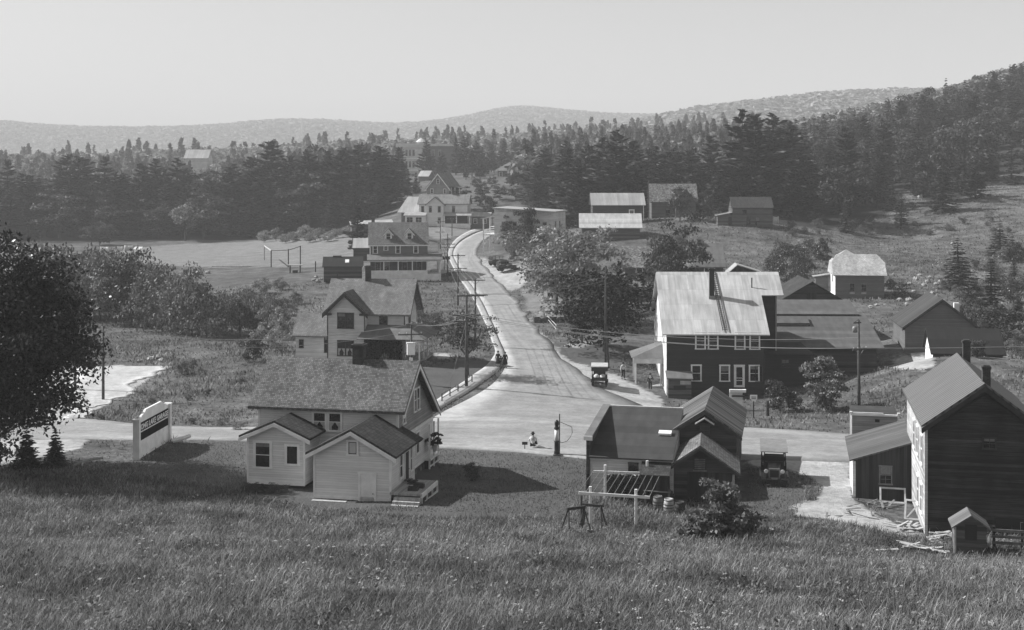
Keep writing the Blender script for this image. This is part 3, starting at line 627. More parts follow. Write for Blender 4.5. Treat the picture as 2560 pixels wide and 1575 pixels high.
# hut, fence and litter by the dark house
fr = Frame(2388,1366,64,-12); hu = house('doghouse','small gabled plank hut beside the tall dark house corner',fr,'hut')
MB().gable(0,1.45,0,1.3,-.35,1.0,1.5,'y',r=.72).build('wall',BOARD_GR,hu); MB().roof(0,1.45,0,1.3,1.0,1.5,'y',.17,.2,.06,r=.72).build('roof',mboards('hut_shingle',.16,.25,.35),hu)
MB().box(.45,1.0,-.02,.01,.35,1.1).build('opening',BLACK,hu)
MB().box(-.06,.04,-.06,.04,-.35,.95).build('corner_post',PALEWOOD,hu)
f_ = thing('rail_fence','low grey rail fence running right from the small hut','fence',G(2480,1372),rad(-12))
for z in (.25,.55,.85): MB().box(0,4.2,-.03,.03,z,z+.13).build('rail',WOOD,f_)
for x in (.1,1.4,2.8,4.1): MB().box(x-.06,x+.06,.03,.14,-.5,1.35 if x==1.4 else 1.1).build('post',DKWOOD,f_)
def pile(name,label,cat,px,py,n,ln,spread,mat,thick=.06,tilt=.25,rot=0.,hh=.3):
    m = MB(); c = G(px,py); rr = random.Random(px*7+py)
    for i in range(n):
        l = ln*rr.uniform(.6,1.2); a = rot+rr.gauss(0,tilt); x,y = rr.gauss(0,spread),rr.gauss(0,spread*.7); w = thick*rr.uniform(.8,2.2)
        z = .02+hh*(i/n); dx,dy = math.cos(a)*l/2, math.sin(a)*l/2; dz = rr.gauss(0,.08)*l; nx,ny = -math.sin(a)*w, math.cos(a)*w
        q = lambda sx,sn: (x+sx*dx+sn*nx, y+sx*dy+sn*ny, z+sx*dz)
        b = [q(-1,-1),q(1,-1),q(1,1),q(-1,1)]; m.hexa(b,[(p[0],p[1],p[2]+.035) for p in b])
    o = m.build(name,mat); o.location = c; return tag(o,label,cat)
pile('woodpile','loose stack of split wood left of the small hut','woodpile',2365,1358,40,.9,.35,PALEWOOD,.05,.25,.1,.45)
pile('scrap_wood','heap of broken pale boards against the tall dark house corner','scrap wood',2275,1322,16,1.2,.5,PALEWOOD,.05,.7,.6,.3)
pile('scrap_wood','strewn laths on the bare ground before the lean-to','scrap wood',2140,1290,10,.9,.9,WOOD,.03,1.2,.3,.08)
pile('scrap_wood','loose boards in the grass in front of the small hut corner','scrap wood',2300,1375,14,1.1,.6,PALEWOOD,.05,.5,-.3,.15)
pile('scrap_wood','scatter of weathered sticks along the lean-to wall','scrap wood',2185,1262,12,1.1,.7,WOOD,.03,.6,.1,.15)
for i in range(7):
    o = MB().box(-.09,.09,-.75,.75,0,.04).build('plank', PALEWOOD if i%2 else WOOD); g = G(2352+i*19,1392+(i*7)%9+i*1.5); o.location = g+Vector((0,0,.05)); o.rotation_euler = (rad(-13),0,rad(-18+i*2.5))
    tag(o,'pale plank laid on the ground before the small hut','plank','planks laid before the small hut')
def wframe(px,py,w,h,lean,rot,label,mat=PALEWOOD,cross=False):
    t = .05; m = MB().box(-w/2,w/2,-.03,.03,0,t*2).box(-w/2,w/2,-.03,.03,h-t*2,h).box(-w/2,-w/2+t*2,-.03,.03,t*2,h-t*2).box(w/2-t*2,w/2,-.03,.03,t*2,h-t*2)
    if cross: m.hexa(((-w/2+.1,-.06,.1),(-w/2+.2,-.06,.1),(-w/2+.2,-.032,.1),(-w/2+.1,-.032,.1)),((w/2-.2,-.06,h-.1),(w/2-.1,-.06,h-.1),(w/2-.1,-.032,h-.1),(w/2-.2,-.032,h-.1)))
    o = m.build('screen_trestle',mat); o.location = G(px,py); o.rotation_euler=(lean,0,rot); return tag(o,label,'frame')
wframe(2160,1240,.75,.75,-.5,.2,'small dark frame propped at the left end of the lean-to wall',DKWOOD)
wframe(2190,1245,.7,1.15,-.35,-.9,'pale ladder-like frame propped upright by the lean-to window',PALEWOOD,True)
wframe(2232,1258,1.5,.95,-.55,-.25,'wide screen frame leaning on the lean-to wall')
wframe(2283,1300,1.0,1.15,-.5,-.4,'crossed pale frame leaning on the dark house side wall',PALEWOOD,True)

# trellis, sawhorses, barrels, woodpile
a0,a1,b0,b1 = G(1476,1309),G(1590,1316),G(1513,1252),G(1618,1255)
tz = thing('trellis','white timber trellis with slanting wires behind the low garage','trellis',a0,0)
O = Vector(a0)
for g,h in ((a0,2.05),(a1,2.05),(b0,2.15),(b1,2.5)): q = g-O; MB().box(q.x-.07,q.x+.07,q.y-.07,q.y+.07,q.z-.4,q.z+h).build('post',WHITE,tz)
ft = (a0-O)+Vector((-.65,-.1,1.65)); f2 = (a1-O)+Vector((.75,-.1,1.55)); bt = (b0-O)+Vector((-.7,-.1,1.7)); b2 = (b1-O)+Vector((.8,-.1,1.65))
for p,q in ((ft,f2),(bt,b2)):
    d = Vector((0,0,.15)); e = Vector((0,-.06,0)); MB().hexa((p+e,q+e,q-e*.2,p-e*.2),(p+e+d,q+e+d,q-e*.2+d,p-e*.2+d)).build('beam',WHITE,tz)
for i in range(11):
    t = i/10; MB().tube(ft.lerp(f2,t)+Vector((0,.05,.12)), bt.lerp(b2,t)+Vector((0,.02,.1)), .02).build('slat',WOOD,tz)
# firewood stack under the garage wall
def logs(name,label,O_,rot,L,nh,r0=.09,ln=.5,mat=None):
    rr = random.Random(5); m = MB(); z=0
    for j in range(nh):
        x = 0
        while x<L:
            r = r0*rr.uniform(.6,1.25); m.lathe([(r,-ln/2+rr.uniform(-.1,.1)),(r*rr.uniform(.85,1.05),ln/2)],(x+r,0,z+r0),7,'y'); x+=2*r
        z += r0*1.65; L -= rr.uniform(0,.2)
    o = m.build(name,mat or WOOD); o.location=O_; o.rotation_euler=(0,0,rot); return tag(o,label,'woodpile')
logs('firewood','long stack of cut firewood against the low garage wall',Vector((G(1512,1236).x,80.1,1.25)),rad(-9),4.0,8,.1,.5,DKWOOD)
rr_=random.Random(3); m=MB()
for i in range(60):
    x=rr_.uniform(0,3.9); l=rr_.uniform(.2,.4); y=rr_.uniform(-.2,.2); z=rr_.uniform(0,.14); a_=rr_.uniform(0,3.1); w_=.05; dx,dy=math.cos(a_)*l,math.sin(a_)*l*.6; q=[(x-dx,y-dy-w_,z),(x+dx,y+dy-w_,z+.05),(x+dx,y+dy+w_,z+.05),(x-dx,y-dy+w_,z)]; m.hexa(q,[(p[0],p[1],p[2]+.05) for p in q])
o=m.build('kindling',PALEWOOD); o.location=Vector((G(1512,1236).x,80.15,2.63)); o.rotation_euler=(0,0,rad(-9)); tag(o,'pale split sticks lying loose on top of the firewood stack','kindling')
for i,(px,py,lab) in enumerate(((1440,1330,'dark sawhorse standing in the grass, left one before the white trellis'),(1482,1322,'dark sawhorse with tall post beside the white trellis corner'))):
    g = G(px,py); t = thing('sawhorse',lab,'sawhorse',g,rad(25 if i==0 else -20))
    MB().box(-.55,.55,-.06,.06,1.2,1.34).build('beam',DKWOOD,t)
    for sx in (-.45,.45):
        for sy in (-1,1): MB().tube((sx,sy*.03,1.25),(sx*1.5,sy*.55,-.15),.04).build('leg',DKWOOD,t)
    if i: MB().tube((-.7,.1,-.2),(-.68,.1,1.75),.075).build('post',POLEWOOD,t)
def barrel(px,py,mat,label,s=1.):
    t = thing('barrel',label,'barrel',G(px,py),0); MB().lathe([(.24*s,0),(.29*s,.2*s),(.31*s,.42*s),(.29*s,.64*s),(.25*s,.84*s),(.23*s,.84*s),(.22*s,.78*s)],n=16).build('staves',mat,t,True)
    for z in (.12,.34,.5,.74): MB().lathe([(.285*s+(.03*s if .2<z<.6 else -.005*s),z*s-.02),(.29*s+(.03*s if .2<z<.6 else -.005*s),z*s+.02)],n=16).build('hoop',BLACK,t)
barrel(1672,1282,PALEWOOD,'pale wooden barrel beside the shed door'); barrel(1645,1275,WOOD,'grey barrel left of the pale barrel'); barrel(1700,1290,DKWOOD,'dark barrel right of the pale barrel'); barrel(1625,1262,DKWOOD,'dark barrel nearest the firewood stack')
m = MB(); g = G(1648,1262)
for i in range(14): m.hexa(*[[(x,y,z+d) for x,y,z in ((-.9,-.06*i,.85+.01*i),(.7,-.06*i,.9),(.7,-.06*i+.05,.9),(-.9,-.06*i+.05,.85+.01*i))] for d in (0,.04)])
for x in (-.8,.6): m.box(x-.05,x+.05,-.75,.05,0,.84)
o = m.build('work_table',WOOD); o.location=g; o.rotation_euler=(0,0,rad(-9)); tag(o,'rough plank work table among the barrels','table')

# ------------------------------------------------------------------ hotel with metal roof
fr = Frame(1666.8,988.9,131,-2.3); ht = house('hotel','large dark clapboard building with pale metal roof and ladder',fr,'building')
EA,RI,YR,YB = 6.45,11.62,8.9,17.6
MB().gable(0,9.62,0,YB,-.8,EA-.25,RI-.14,'x',r=YR,ze2=6.2).build('wall',SID_DARK,ht)
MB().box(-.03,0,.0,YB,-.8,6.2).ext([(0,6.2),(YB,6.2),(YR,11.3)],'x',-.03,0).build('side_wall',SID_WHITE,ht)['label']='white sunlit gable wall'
MB().box(9.62,12.0,7.6,16.5,-.8,9.3).build('wing',SID_DARK,ht); MB().box(11.9,12.04,7.52,7.66,2.0,9.2).build('wing_corner_board',GREYTRIM,ht)
k=(RI-EA)/YR
m = MB().roof(0,9.62,0,YB,EA-.25,RI-.14,'x',.35,.42,.1,r=YR,ze2=6.2,og1=.5)
m.slab((10.13,5.35,EA-.14+k*5.35),(12.4,5.35,EA-.14+k*5.35),(12.4,YR,RI-.06),(10.13,YR,RI-.06),.1); m.slab((10.13,YR,RI-.06),(12.4,YR,RI-.06),(12.4,YB,6.3),(10.13,YB,6.3),.1)
m.build('roof',METAL,ht)
m = MB()
for a,b in ((-.35,EA-.25-.35*k),(YB+.35,6.0)): m.ext([(a,b),(YR,RI-.1),(YR,RI-.36),(a,b-.22)],'x',-.47,-.42)
m.build('barge_board',GREYTRIM,ht)
for u in (3.33,4.58,7.23,8.68): window(ht,'S',0,u,4.7,.78,1.5,WHITE,'2',.14,.1)
for u in (2.92,5.72,8.62): window(ht,'S',0,u,1.52,.78,1.45,WHITE,'2',.14,.1)
door(ht,'S',0,7.16,.88,.8,2.1,WHITE,WHITE,True,.13)
window(ht,'S',0,9.1,1.5,.0001+.6,1.45,DARKTRIM,'2',.08); 
m = MB(); m.box(4.6,5.5,5.0,5.06,8.4,8.46)
chimney(ht,5.0,5.1,EA+k*4.3,12.3,.5,.5,BLACK,.1); MB().box(4.68,5.32,4.7,4.84,EA-.14+k*4.75,EA+k*4.75+.25).build('chimney_base',STEEL,ht)
MB().tube((9.3,6.5,EA+k*6.3),(9.3,6.5,EA+k*6.3+1.1),.07).build('vent_pipe',BLACK,ht)
ld = MB()
for x in (-.22,.22): ld.hexa([(5.72+x,-.1,EA+.05),(5.79+x,-.1,EA+.05),(5.79+x,-.02,EA+.0),(5.72+x,-.02,EA+.0)],[(5.52+x,8.75,RI+.0),(5.59+x,8.75,RI+.0),(5.59+x,8.8,RI-.05),(5.52+x,8.8,RI-.05)])
for i in range(30):
    t=(i+.5)/30; y=8.8*t-.05; z=EA+.06+k*(y+.02); xx=5.75-.2*t; ld.tube((xx-.22,y,z),(xx+.26,y,z),.03,n=5)
o = ld.build('ladder',DKWOOD); o.location=fr.O+Vector((0,0,.03)); o.rotation_euler=(0,0,fr.r); tag(o,'long dark ladder lying up the pale metal roof','ladder')
# entry hut and porch
hb = MB().box(0.02,2.3,-1.5,-.02,-.5,1.85).build('entry_hut',BOARD_GR,ht); MB().hexa(((-.15,-1.7,1.9),(2.45,-1.7,1.85),(2.45,-.02,2.35),(-.15,-.02,2.4)),((-.15,-1.7,2.0),(2.45,-1.7,1.95),(2.45,-.02,2.45),(-.15,-.02,2.5))).build('hut_roof',ROLL2,hb)
MB().box(.55,1.75,-1.54,-1.49,.85,1.25).build('opening',BLACK,hb); MB().box(1.2,2.25,-1.54,-1.5,1.35,1.72).build('notice',PALEWOOD,hb)
po = MB().box(-3.0,-.05,4.0,8.5,.0,.28).build('porch',DECK,ht)
for (x,y) in ((-2.85,4.15),(-2.85,6.2),(-2.85,8.3),(-.3,4.15)): MB().box(x-.07,x+.07,y-.07,y+.07,.28,3.0).build('post',WHITE,po)
MB().box(-3.1,-.05,3.95,4.1,2.6,3.25).box(-3.0,-2.8,4.1,8.5,2.75,3.1).build('fascia',CREAM,po)
MB().add([(-3.3,3.7,3.2),(.0,3.7,3.2),(.0,8.8,3.2),(-3.3,8.8,3.2),(-.0,5.0,4.5),(-.0,7.5,4.5)],[(0,3,2,1),(0,1,4),(2,3,5),(3,0,4,5),(1,2,5,4)]).build('porch_roof',ROLL2,po)
for i in range(2): MB().box(-2.6,-.8,3.2+.4*i,3.6+.4*i,-.3,.02+.13*i).build('step',DECK,po)
door(ht,'W',-.03,6.2,.3,.9,2.1,WHITE,DKWOOD); window(ht,'W',-.03,3.0,4.7,.8,1.4,WHITE,'2')
# shed range behind
ROLL3 = mroll('worn_roll_roofing', .105, .9, .15)
an = house('shed_range','long grey shed with broad sloping roof joined behind the metal-roofed building',fr,'shed')
MB().ext([(13.6,-1.2),(27,-1.2),(27,6.5),(13.6,3.0)],'x',9.7,23.8).build('wall',BOARD_OLD,an)
MB().box(9.66,15.2,5.5,13.6,-1.,3.4).build('low_wing',SID_DARK,an)
MB().slab((9.5,12.9,3.05),(24.5,12.9,3.05),(24.5,22,5.65),(9.5,22,5.65),.1).build('roof',ROLL3,an); MB().slab((9.6,21.6,5.75),(23.7,21.6,5.75),(23.7,27,6.9),(9.6,27,6.9),.1).build('upper_roof',ROLL3,an)
MB().slab((9.5,5.2,3.35),(15.5,5.2,3.35),(15.5,13.2,3.62),(9.5,13.2,3.62),.08).build('low_roof',ROLL_DK,an)
MB().hexa(((11.9,18.6,4.8),(17.5,18.6,4.8),(17.5,20.6,5.35),(11.9,20.6,5.35)),((11.9,18.6,5.15),(17.5,18.6,5.15),(17.5,20.6,5.7),(11.9,20.6,5.7))).build('roof_hatch',ROLL3,an)
window(an,'S',5.5,12.6,2.1,.7,.75,DARKTRIM,'4',.08); window(an,'S',5.5,10.1,1.6,.6,1.3,DARKTRIM,'2',.08)
ba = house('stable','dark gabled barn rising behind the shed range',fr,'barn')
MB().gable(15.8,24.2,31,40,-.5,6.2,8.7,'y').build('wall',BOARD_OLD,ba); MB().roof(15.8,24.2,31,40,6.2,8.7,'y',.5,.5,.12).build('roof',SH_DK,ba); MB().box(19.4,20.6,30.95,31,6.6,7.5).build('loft_door',BOARD_DK,ba)

# ------------------------------------------------------------------ barns on the right
fr = Frame(2088.5,743.7,194,-7.3); bb = house('white_roof_barn','grey barn with bleached clipped-gable roof and white end wall on the hillside',fr,'barn')
MB().ext([(0,-1.5),(7,-1.5),(7,3.5),(5.0,4.9),(3.5,5.95),(2.0,4.9),(0,3.5)],'x',0,7.0).build('wall',SID_BARN,bb)
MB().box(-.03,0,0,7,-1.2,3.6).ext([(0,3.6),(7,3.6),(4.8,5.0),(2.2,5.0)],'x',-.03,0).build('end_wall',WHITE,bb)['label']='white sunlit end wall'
R1,R2 = (.9,6.3),(6.3,6.3); zt=6.2
rf = MB(); A=[(-.35,-.35,3.3),(7.35,-.35,3.3),(7.35,7.35,3.3),(-.35,7.35,3.3)]; rl,rr_=(.6,3.5,zt),(6.4,3.5,zt); c=[(-.35,2.0,5.1),(7.35,2.0,5.1),(7.35,5.0,5.1),(-.35,5.0,5.1)]
rf.add(A+c+[rl,rr_],[(0,1,5,9,8,4),(2,3,7,8,9,6),(4,8,7),(5,6,9),(0,4,7,3),(1,2,6,5),(0,3,2,1)]); rf.build('roof',SH_WHITE,bb)
for u in (2.4,4.08): window(bb,'S',0,u,.95,.62,1.1,WOOD,'4',.08)
for u in (2.4,4.08): MB().box(u-.35,u+.35,-.03,0,.55,.82).build('vent',PALEWOOD,bb)
window(bb,'W',-.03,3.0,2.2,.5,1.2,DARKTRIM,'2',.06)
sb = MB().box(-2.2,-.3,6.5,8,-1,2.6).build('lean_to',SID_BARN,bb); MB().slab((-2.6,6,2.5),(.0,6,2.9),(.0,8.4,2.9),(-2.6,8.4,2.5),.08).build('lean_to_roof',METAL3,sb)
bk = house('pale_roof_shed','pale hipped roof peeking above the clipped-gable barn',Frame(2120,700,206,-7),'shed'); MB().box(-1.6,1.6,0,3,-3,3.4).build('wall',SID_BARN,bk); MB().add([(-2,-.3,3.4),(2,-.3,3.4),(2,3.3,3.4),(-2,3.3,3.4),(-.1,1.5,4.7)],[(0,1,4),(1,2,4),(2,3,4),(3,0,4),(0,3,2,1)]).build('roof',METAL3,bk)
fr = Frame(2262.6,884,150,-8); bb = house('gable_barn','grey clapboard barn with dark plank roof facing the lane at right',fr,'barn')
MB().gable(0,7.95,0,9,-1,3.1,6.15,'y',r=4.05).build('wall',SID_BARN,bb); MB().roof(0,7.95,0,9,3.1,6.15,'y',.35,.3,.1,r=4.05).build('roof',mboards('barn_roof',.06,.5,.3),bb); rake(bb,0,7.95,-.34,3.1,6.15,DKWOOD,.35,.18,.05,r=4.05)
MB().box(6.2,6.8,4.4,5.0,3.9,5.4).build('dormer',WHITE,bb)
fr = Frame(2332,896,134,-8); bb = house('dark_roof_shed','low shed with broad black roof in front of the grey gable barn',fr,'shed')
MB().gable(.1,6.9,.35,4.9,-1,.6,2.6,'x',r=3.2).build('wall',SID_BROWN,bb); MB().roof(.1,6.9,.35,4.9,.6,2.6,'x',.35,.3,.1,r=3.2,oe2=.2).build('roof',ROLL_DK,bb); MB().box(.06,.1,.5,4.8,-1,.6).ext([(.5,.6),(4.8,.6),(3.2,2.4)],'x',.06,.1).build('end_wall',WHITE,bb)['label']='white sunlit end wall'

# ------------------------------------------------------------------ white gabled house on the left of the road
fr = Frame(818.9,902.3,142,-8); h2 = house('gabled_house','white clapboard house with steep front gable and vine-screened veranda',fr)
MB().gable(0,4.02,0,7.4,-.6,5.45,7.3,'y',r=1.95).build('front_wing',SID_WW,h2)
MB().gable(.02,8.15,1.4,7.4,-.6,5.2,8.35,'x',r=4.3).build('wall',SID_WW,h2)
MB().roof(.02,8.15,1.4,7.4,5.2,8.35,'x',.4,.0,.13,r=4.3,og0=.85,og1=.75).build('roof',SH_PALE,h2)
MB().roof(0,4.02,0,3.8,5.45,7.3,'y',.45,.4,.12,r=1.95,og1=0).build('gable_roof',SH_MID,h2)
rake(h2,0,4.02,-.45,5.45,7.3,mplain('brown_trim',.045,.2),.5,.26,.07,r=1.95)
m=MB().box(-.5,.45,-.42,.05,4.95,5.15).box(3.6,4.5,-.42,.05,4.95,5.15).build('cornice_return',DARKTRIM,h2)
m=MB()
for a,b in ((.95,4.72),(7.8,4.72)): m.ext([(a,b),(4.3,8.3),(4.3,8.02),(a,b-.25)],'x',8.82,8.9)
m.build('barge_board',DARKTRIM,h2)
for z in (.65,3.6):
    for u in (1.55,2.45): window(h2,'S',0,u,z,.78,1.55,DARKTRIM,'2',.08,.1,z<1)
window(h2,'S',1.4,5.82,3.75,.72,1.25,DARKTRIM,'2',.1); window(h2,'E',8.15,3.8,3.7,.7,1.3,DARKTRIM,'2',.1)
MB().box(4.02,4.1,-.03,.05,-.4,5.4).box(-.05,.06,-.03,.05,-.4,5.4).box(8.08,8.18,1.36,1.45,2.4,5.2).each('corner_board',DARKTRIM,h2)
chimney(h2,3.4,4.3,8.0,10.0,.55,.55,BRICK,.08); MB().tube((-.1,4.3,8.3),(-.1,4.3,9.1),.06).build('vent_pipe',BLACK,h2)
w = MB().gable(-4.05,0,1.6,5.2,-.3,2.65,4.6,'x').build('side_wing',SID_WW,h2); MB().roof(-4.05,0,1.6,5.2,2.65,4.6,'x',.3,.3,.1,og1=0).build('side_wing_roof',SH_PALE,w); window(w,'S',1.6,-.55,.75,.45,1.55,DARKTRIM,'2',.06); window(w,'S',1.6,-3.4,1.2,.01+.4,.8,DARKTRIM,'open',.05)
pv = MB().box(4.05,10.3,-.7,1.35,.0,.25).box(8.2,10.3,1.35,6.5,.0,.25).build('veranda',DECK,h2)
m=MB().slab((3.5,-1.1,2.5),(10.8,-1.1,2.5),(8.3,1.4,3.75),(4.03,1.4,3.75),.1); m.slab((10.8,-1.1,2.5),(10.8,7.2,2.5),(8.16,4.8,3.75),(8.3,1.4,3.75),.1); m.build('veranda_roof',ROLL2,pv)
for x,y in ((7.6,-.6),(10.2,-.6),(10.2,1.6),(10.2,3.8),(10.2,6.2)): MB().box(x-.07,x+.07,y-.07,y+.07,.25,2.6).build('post',WHITE,pv)
m=MB().box(7.2,10.2,-.64,-.56,1.0,1.08)
for i in range(26): m.box(4.2+.23*i,4.26+.23*i,-.63,-.57,.25,1.0)
m.box(10.16,10.24,-.6,6.2,1.0,1.08); m.build('railing',WOOD,pv)
hd = MB()
for i in range(5): hd.box(10.4+.3*i,10.7+.3*i,-.2,1.1,-.6,.2-.15*i)
hd.build('step',WOOD,pv)
fr_h2 = fr
o = thing('clothes_post','thin crossbar post beside the white side wing','post',G(706,905),0); MB().box(-.05,.05,-.05,.05,-.2,2.1).build('post',WOOD,o); MB().box(-.75,1.1,-.04,.04,2.1,2.18).build('crossbar',PALEWOOD,o)

# ------------------------------------------------------------------ dormered house with long porch
fr = Frame(924.7,697.2,236,6.2); h3 = house('dormer_house','tan house with dark roof, two white dormers and long white porch',fr)
MB().gable(0,10.3,0,9.4,-1.2,6.2,9.75,'x',r=4.7).build('wall',SID_H3,h3); MB().roof(0,10.3,0,9.4,6.2,9.75,'x',.35,.3,.14,r=4.7).build('roof',SH_MID,h3)
MB().box(-.3,10.6,-.4,-.33,5.85,6.05).build('fascia',WHITE,h3)
for u,z,w,h in ((.95,4.6,.62,1.35),(2.85,5.15,.55,.65),(5.0,4.6,.62,1.35),(8.2,4.6,.62,1.35)): window(h3,'S',0,u,z,w,h,WHITE,'2',.16)
MB().box(-.05,.15,-.05,.1,4.3,6).each('corner_board',WHITE,h3)
for x in (3.3,7.1):
    d = MB().gable(x-.65,x+.65,1.0,3.6,6.55,8.1,8.85,'y').build('dormer',WHITE,h3); MB().roof(x-.65,x+.65,1.0,3.6,8.1,8.85,'y',.25,.25,.1).build('dormer_roof',SH_MID,d); rake(d,x-.65,x+.65,.72,8.1,8.85,WHITE,.25,.16,.05); window(d,'S',1.0,x,7.05,.7,1.0,WHITE,'2',.1)
pp = MB().box(-.2,12.6,-2.4,0,-1.2,.95).box(10.3,12.6,0,7,-1.2,.95).build('porch',WHITE,h3)
for x in (.0,2.45,5.0,7.5,10.1,12.4): MB().box(x-.09,x+.09,-2.35,-2.2,.95,3.3).build('post',WHITE,pp)
for y in (1,3.5,6.5): MB().box(12.3,12.5,y-.09,y+.09,.95,3.3).build('post',WHITE,pp)
MB().box(-.2,10.1,-2.4,-2.3,.95,1.65).build('parapet',WHITE,pp); MB().box(-.3,12.6,-2.45,-2.2,3.2,3.5).build('beam',WHITE,pp)
MB().slab((-.5,-2.8,3.45),(12.9,-2.8,3.45),(12.9,0,4.3),(-.5,0,4.3),.1).slab((10.32,0,4.25),(12.9,0,3.45),(12.9,7.2,3.45),(10.32,7.2,4.25),.1).build('porch_roof',ROLL2,pp)
MB().box(.1,10.2,-.05,0,1.0,3.3).build('painted_shade_wall',SID_BROWN,pp)  # darker panel over the tan wall: porch shade put into the colour
for u in (1.4,3.0,6.2,8.8): window(h3,'S',-.05,u,1.5,.8,1.5,GREYTRIM,'2',.1)
MB().box(1.6,2.4,-2.43,-2.4,-.6,.0).box(3.0,3.9,-2.43,-2.4,-.6,.0).build('cellar_window',GREYTRIM,pp)
ov = MB().lathe([(.02,-2.5),(.42,-2.49),(.42,-2.46),(.02,-2.45)],(0,0,0),20,'y').build('oval_sign',WHITE,pp); ov.location=(8.4,0,1.3); ov.scale=(1.8,1,.9)
bal = MB().box(10.35,12.6,.5,5,4.4,4.5).build('balcony',WHITE,h3)
m=MB()
for y in (.5,2.6,4.9): m.box(12.4,12.5,y,y+.1,4.5,6.3)
m.box(10.4,12.5,.45,.55,5.2,5.28).box(12.4,12.5,.5,5,5.2,5.28); m.build('railing',WHITE,bal)
MB().slab((10.35,0,6.7),(12.8,0,6.2),(12.8,5.4,6.2),(10.35,5.4,6.7),.08).build('balcony_roof',ROLL2,bal)
chimney(h3,.6,6.0,8.4,10.9,.6,.6,BRICK2,.08)
fr = Frame(805,697,232,5); s3 = house('dark_shed','low dark plank shed with black roof beside the dormered house',fr,'shed')
MB().gable(.3,6.9,0,4,-.6,2.2,3.6,'x',r=2.4).build('wall',BOARD_OLD,s3); MB().roof(.3,6.9,0,4,2.2,3.6,'x',.3,.25,.1,r=2.4).build('roof',ROLL_DK,s3); MB().box(1.8,3.3,2.2,2.7,3.55,3.9).build('ridge_vent',ROLL_DK,s3)
MB().hexa(((4.0,.7,2.72),(4.7,.7,2.72),(4.7,1.5,3.2),(4.0,1.5,3.2)),((4.0,.68,2.82),(4.7,.68,2.82),(4.7,1.48,3.3),(4.0,1.48,3.3))).build('roof_patch',WHITE,s3)
fr = Frame(905,640,262,4); s3 = house('pale_roof_hut','small hut with pale roof between dark shed and dormered house',fr,'hut'); MB().box(-1.7,2,0,3,-1,1.6).build('wall',SID_BROWN,s3); MB().slab((-1.9,-.3,1.55),(2.1,-.3,1.55),(2.1,3.2,3.3),(-1.9,3.2,3.3),.1).build('roof',METAL3,s3)
fr = Frame(890,576,300,10); s3 = house('roadside_shed','low pale shed under trees left of the dormered house roof',fr,'shed'); MB().box(-1,8,0,4,-1.5,1.2).build('wall',SID_BARN,s3); MB().slab((-1.3,-.4,1.2),(8.5,-.4,1.6),(8.5,4.4,2.2),(-1.3,4.4,1.8),.12).build('roof',METAL3,s3)

# ------------------------------------------------------------------ hillside houses farther up the road
fr = Frame(1047,561,340,-4); h4 = house('white_farmhouse','long white two-storey farmhouse with grey roof and screened porches',fr)
MB().gable(0,12.6,0,8,-1.5,5.35,7.5,'x').build('wall',SID_WHITE,h4); MB().roof(0,12.6,0,8,5.35,7.5,'x',.4,.4,.14).build('roof',SH_PALE,h4)
MB().gable(2.2,6.6,-1.5,3.8,-1.5,5.2,7.0,'y').build('front_bay',SID_WHITE,h4); MB().roof(2.2,6.6,-1.5,3.8,5.2,7.0,'y',.4,.4,.12,og1=0).build('bay_roof',SH_PALE,h4)
for u,p in ((1.0,0),(3.2,-1.5),(5.5,-1.5),(9.0,0)): window(h4,'S',p,u,3.2,.62,1.5,GREYTRIM,'2',.1)
window(h4,'S',-1.5,5.5,.4,.62,1.4,GREYTRIM,'2',.1)
w = MB().box(-3.2,2.15,-2.4,.5,-1,2.3).build('porch',SID_WHITE,h4); MB().slab((-3.6,-2.8,2.3),(2.19,-2.8,2.3),(2.19,.0,3.1),(-3.6,.0,3.1),.1).build('porch_roof',METAL3,w)
for u in (-2.0,0.3): window(w,'S',-2.4,u,.6,1.5,1.3,WHITE,'4',.15)
w = MB().box(6.65,13.5,-2.2,0,-1,.3).build('porch',WHITE,h4); MB().slab((6.62,-2.6,2.3),(13.8,-2.6,2.3),(13.8,0,3.0),(6.62,0,3.0),.1).build('porch_roof',METAL3,w); MB().box(6.7,12.6,-.06,-.02,.3,2.3).build('painted_shade_wall',SID_BROWN,w)  # dark panel over the white wall paints in the shade below the porch roof
for x in (6.9,10,13.3): MB().box(x-.12,x+.12,-2.2,-2.0,.3,2.35).build('post',WHITE,w)
chimney(h4,8.6,4,7.2,8.6,.6,.6,BRICK2,.08)
w = MB().box(-5.0,0,3,9,-2,3.0).build('rear_wing',SID_BARN,h4); MB().slab((-6.0,2.4,2.9),(.0,2.4,2.9),(.0,9,6.9),(-4.2,9,6.9),.12).build('rear_roof',METAL3,w)
MB().box(13.5,18,1,5,-1.5,2.0).build('side_shed',SID_H3,h4); MB().slab((13.5,.6,2.0),(18.4,.6,2.0),(18.4,5.4,2.9),(13.5,5.4,2.9),.1).build('side_shed_roof',METAL3,h4); window(h4,'S',1,14.5,.3,.8,1.1,WHITE,'2'); window(h4,'S',1,16.9,.3,.8,1.1,WHITE,'2')
fr = Frame(1067,486,395,-14); h5 = house('gable_cottage','grey gabled cottage with ribbed roof above the white farmhouse',fr)
MB().gable(0,7.0,0,12,-2.5,2.0,6.3,'y').build('wall',SID_GREY,h5); MB().roof(0,7.0,0,12,2.0,6.3,'y',.5,.4,.16).build('roof',SH_PALE,h5); rake(h5,0,7,-.45,2.0,6.3,WHITE,.5,.3,.06)
window(h5,'S',0,3.5,3.2,.6,1.3,WHITE,'2',.15)
for u in (1.6,5.6): window(h5,'S',0,u,.3,.6,1.3,WHITE,'2',.15)
w = MB().box(7,10.2,.5,10,-2.5,.0).build('porch',WHITE,h5); MB().slab((6.9,.3,2.35),(10.6,.3,1.9),(10.6,10.4,1.9),(6.9,10.4,2.35),.12).build('porch_roof',SH_MID,w)
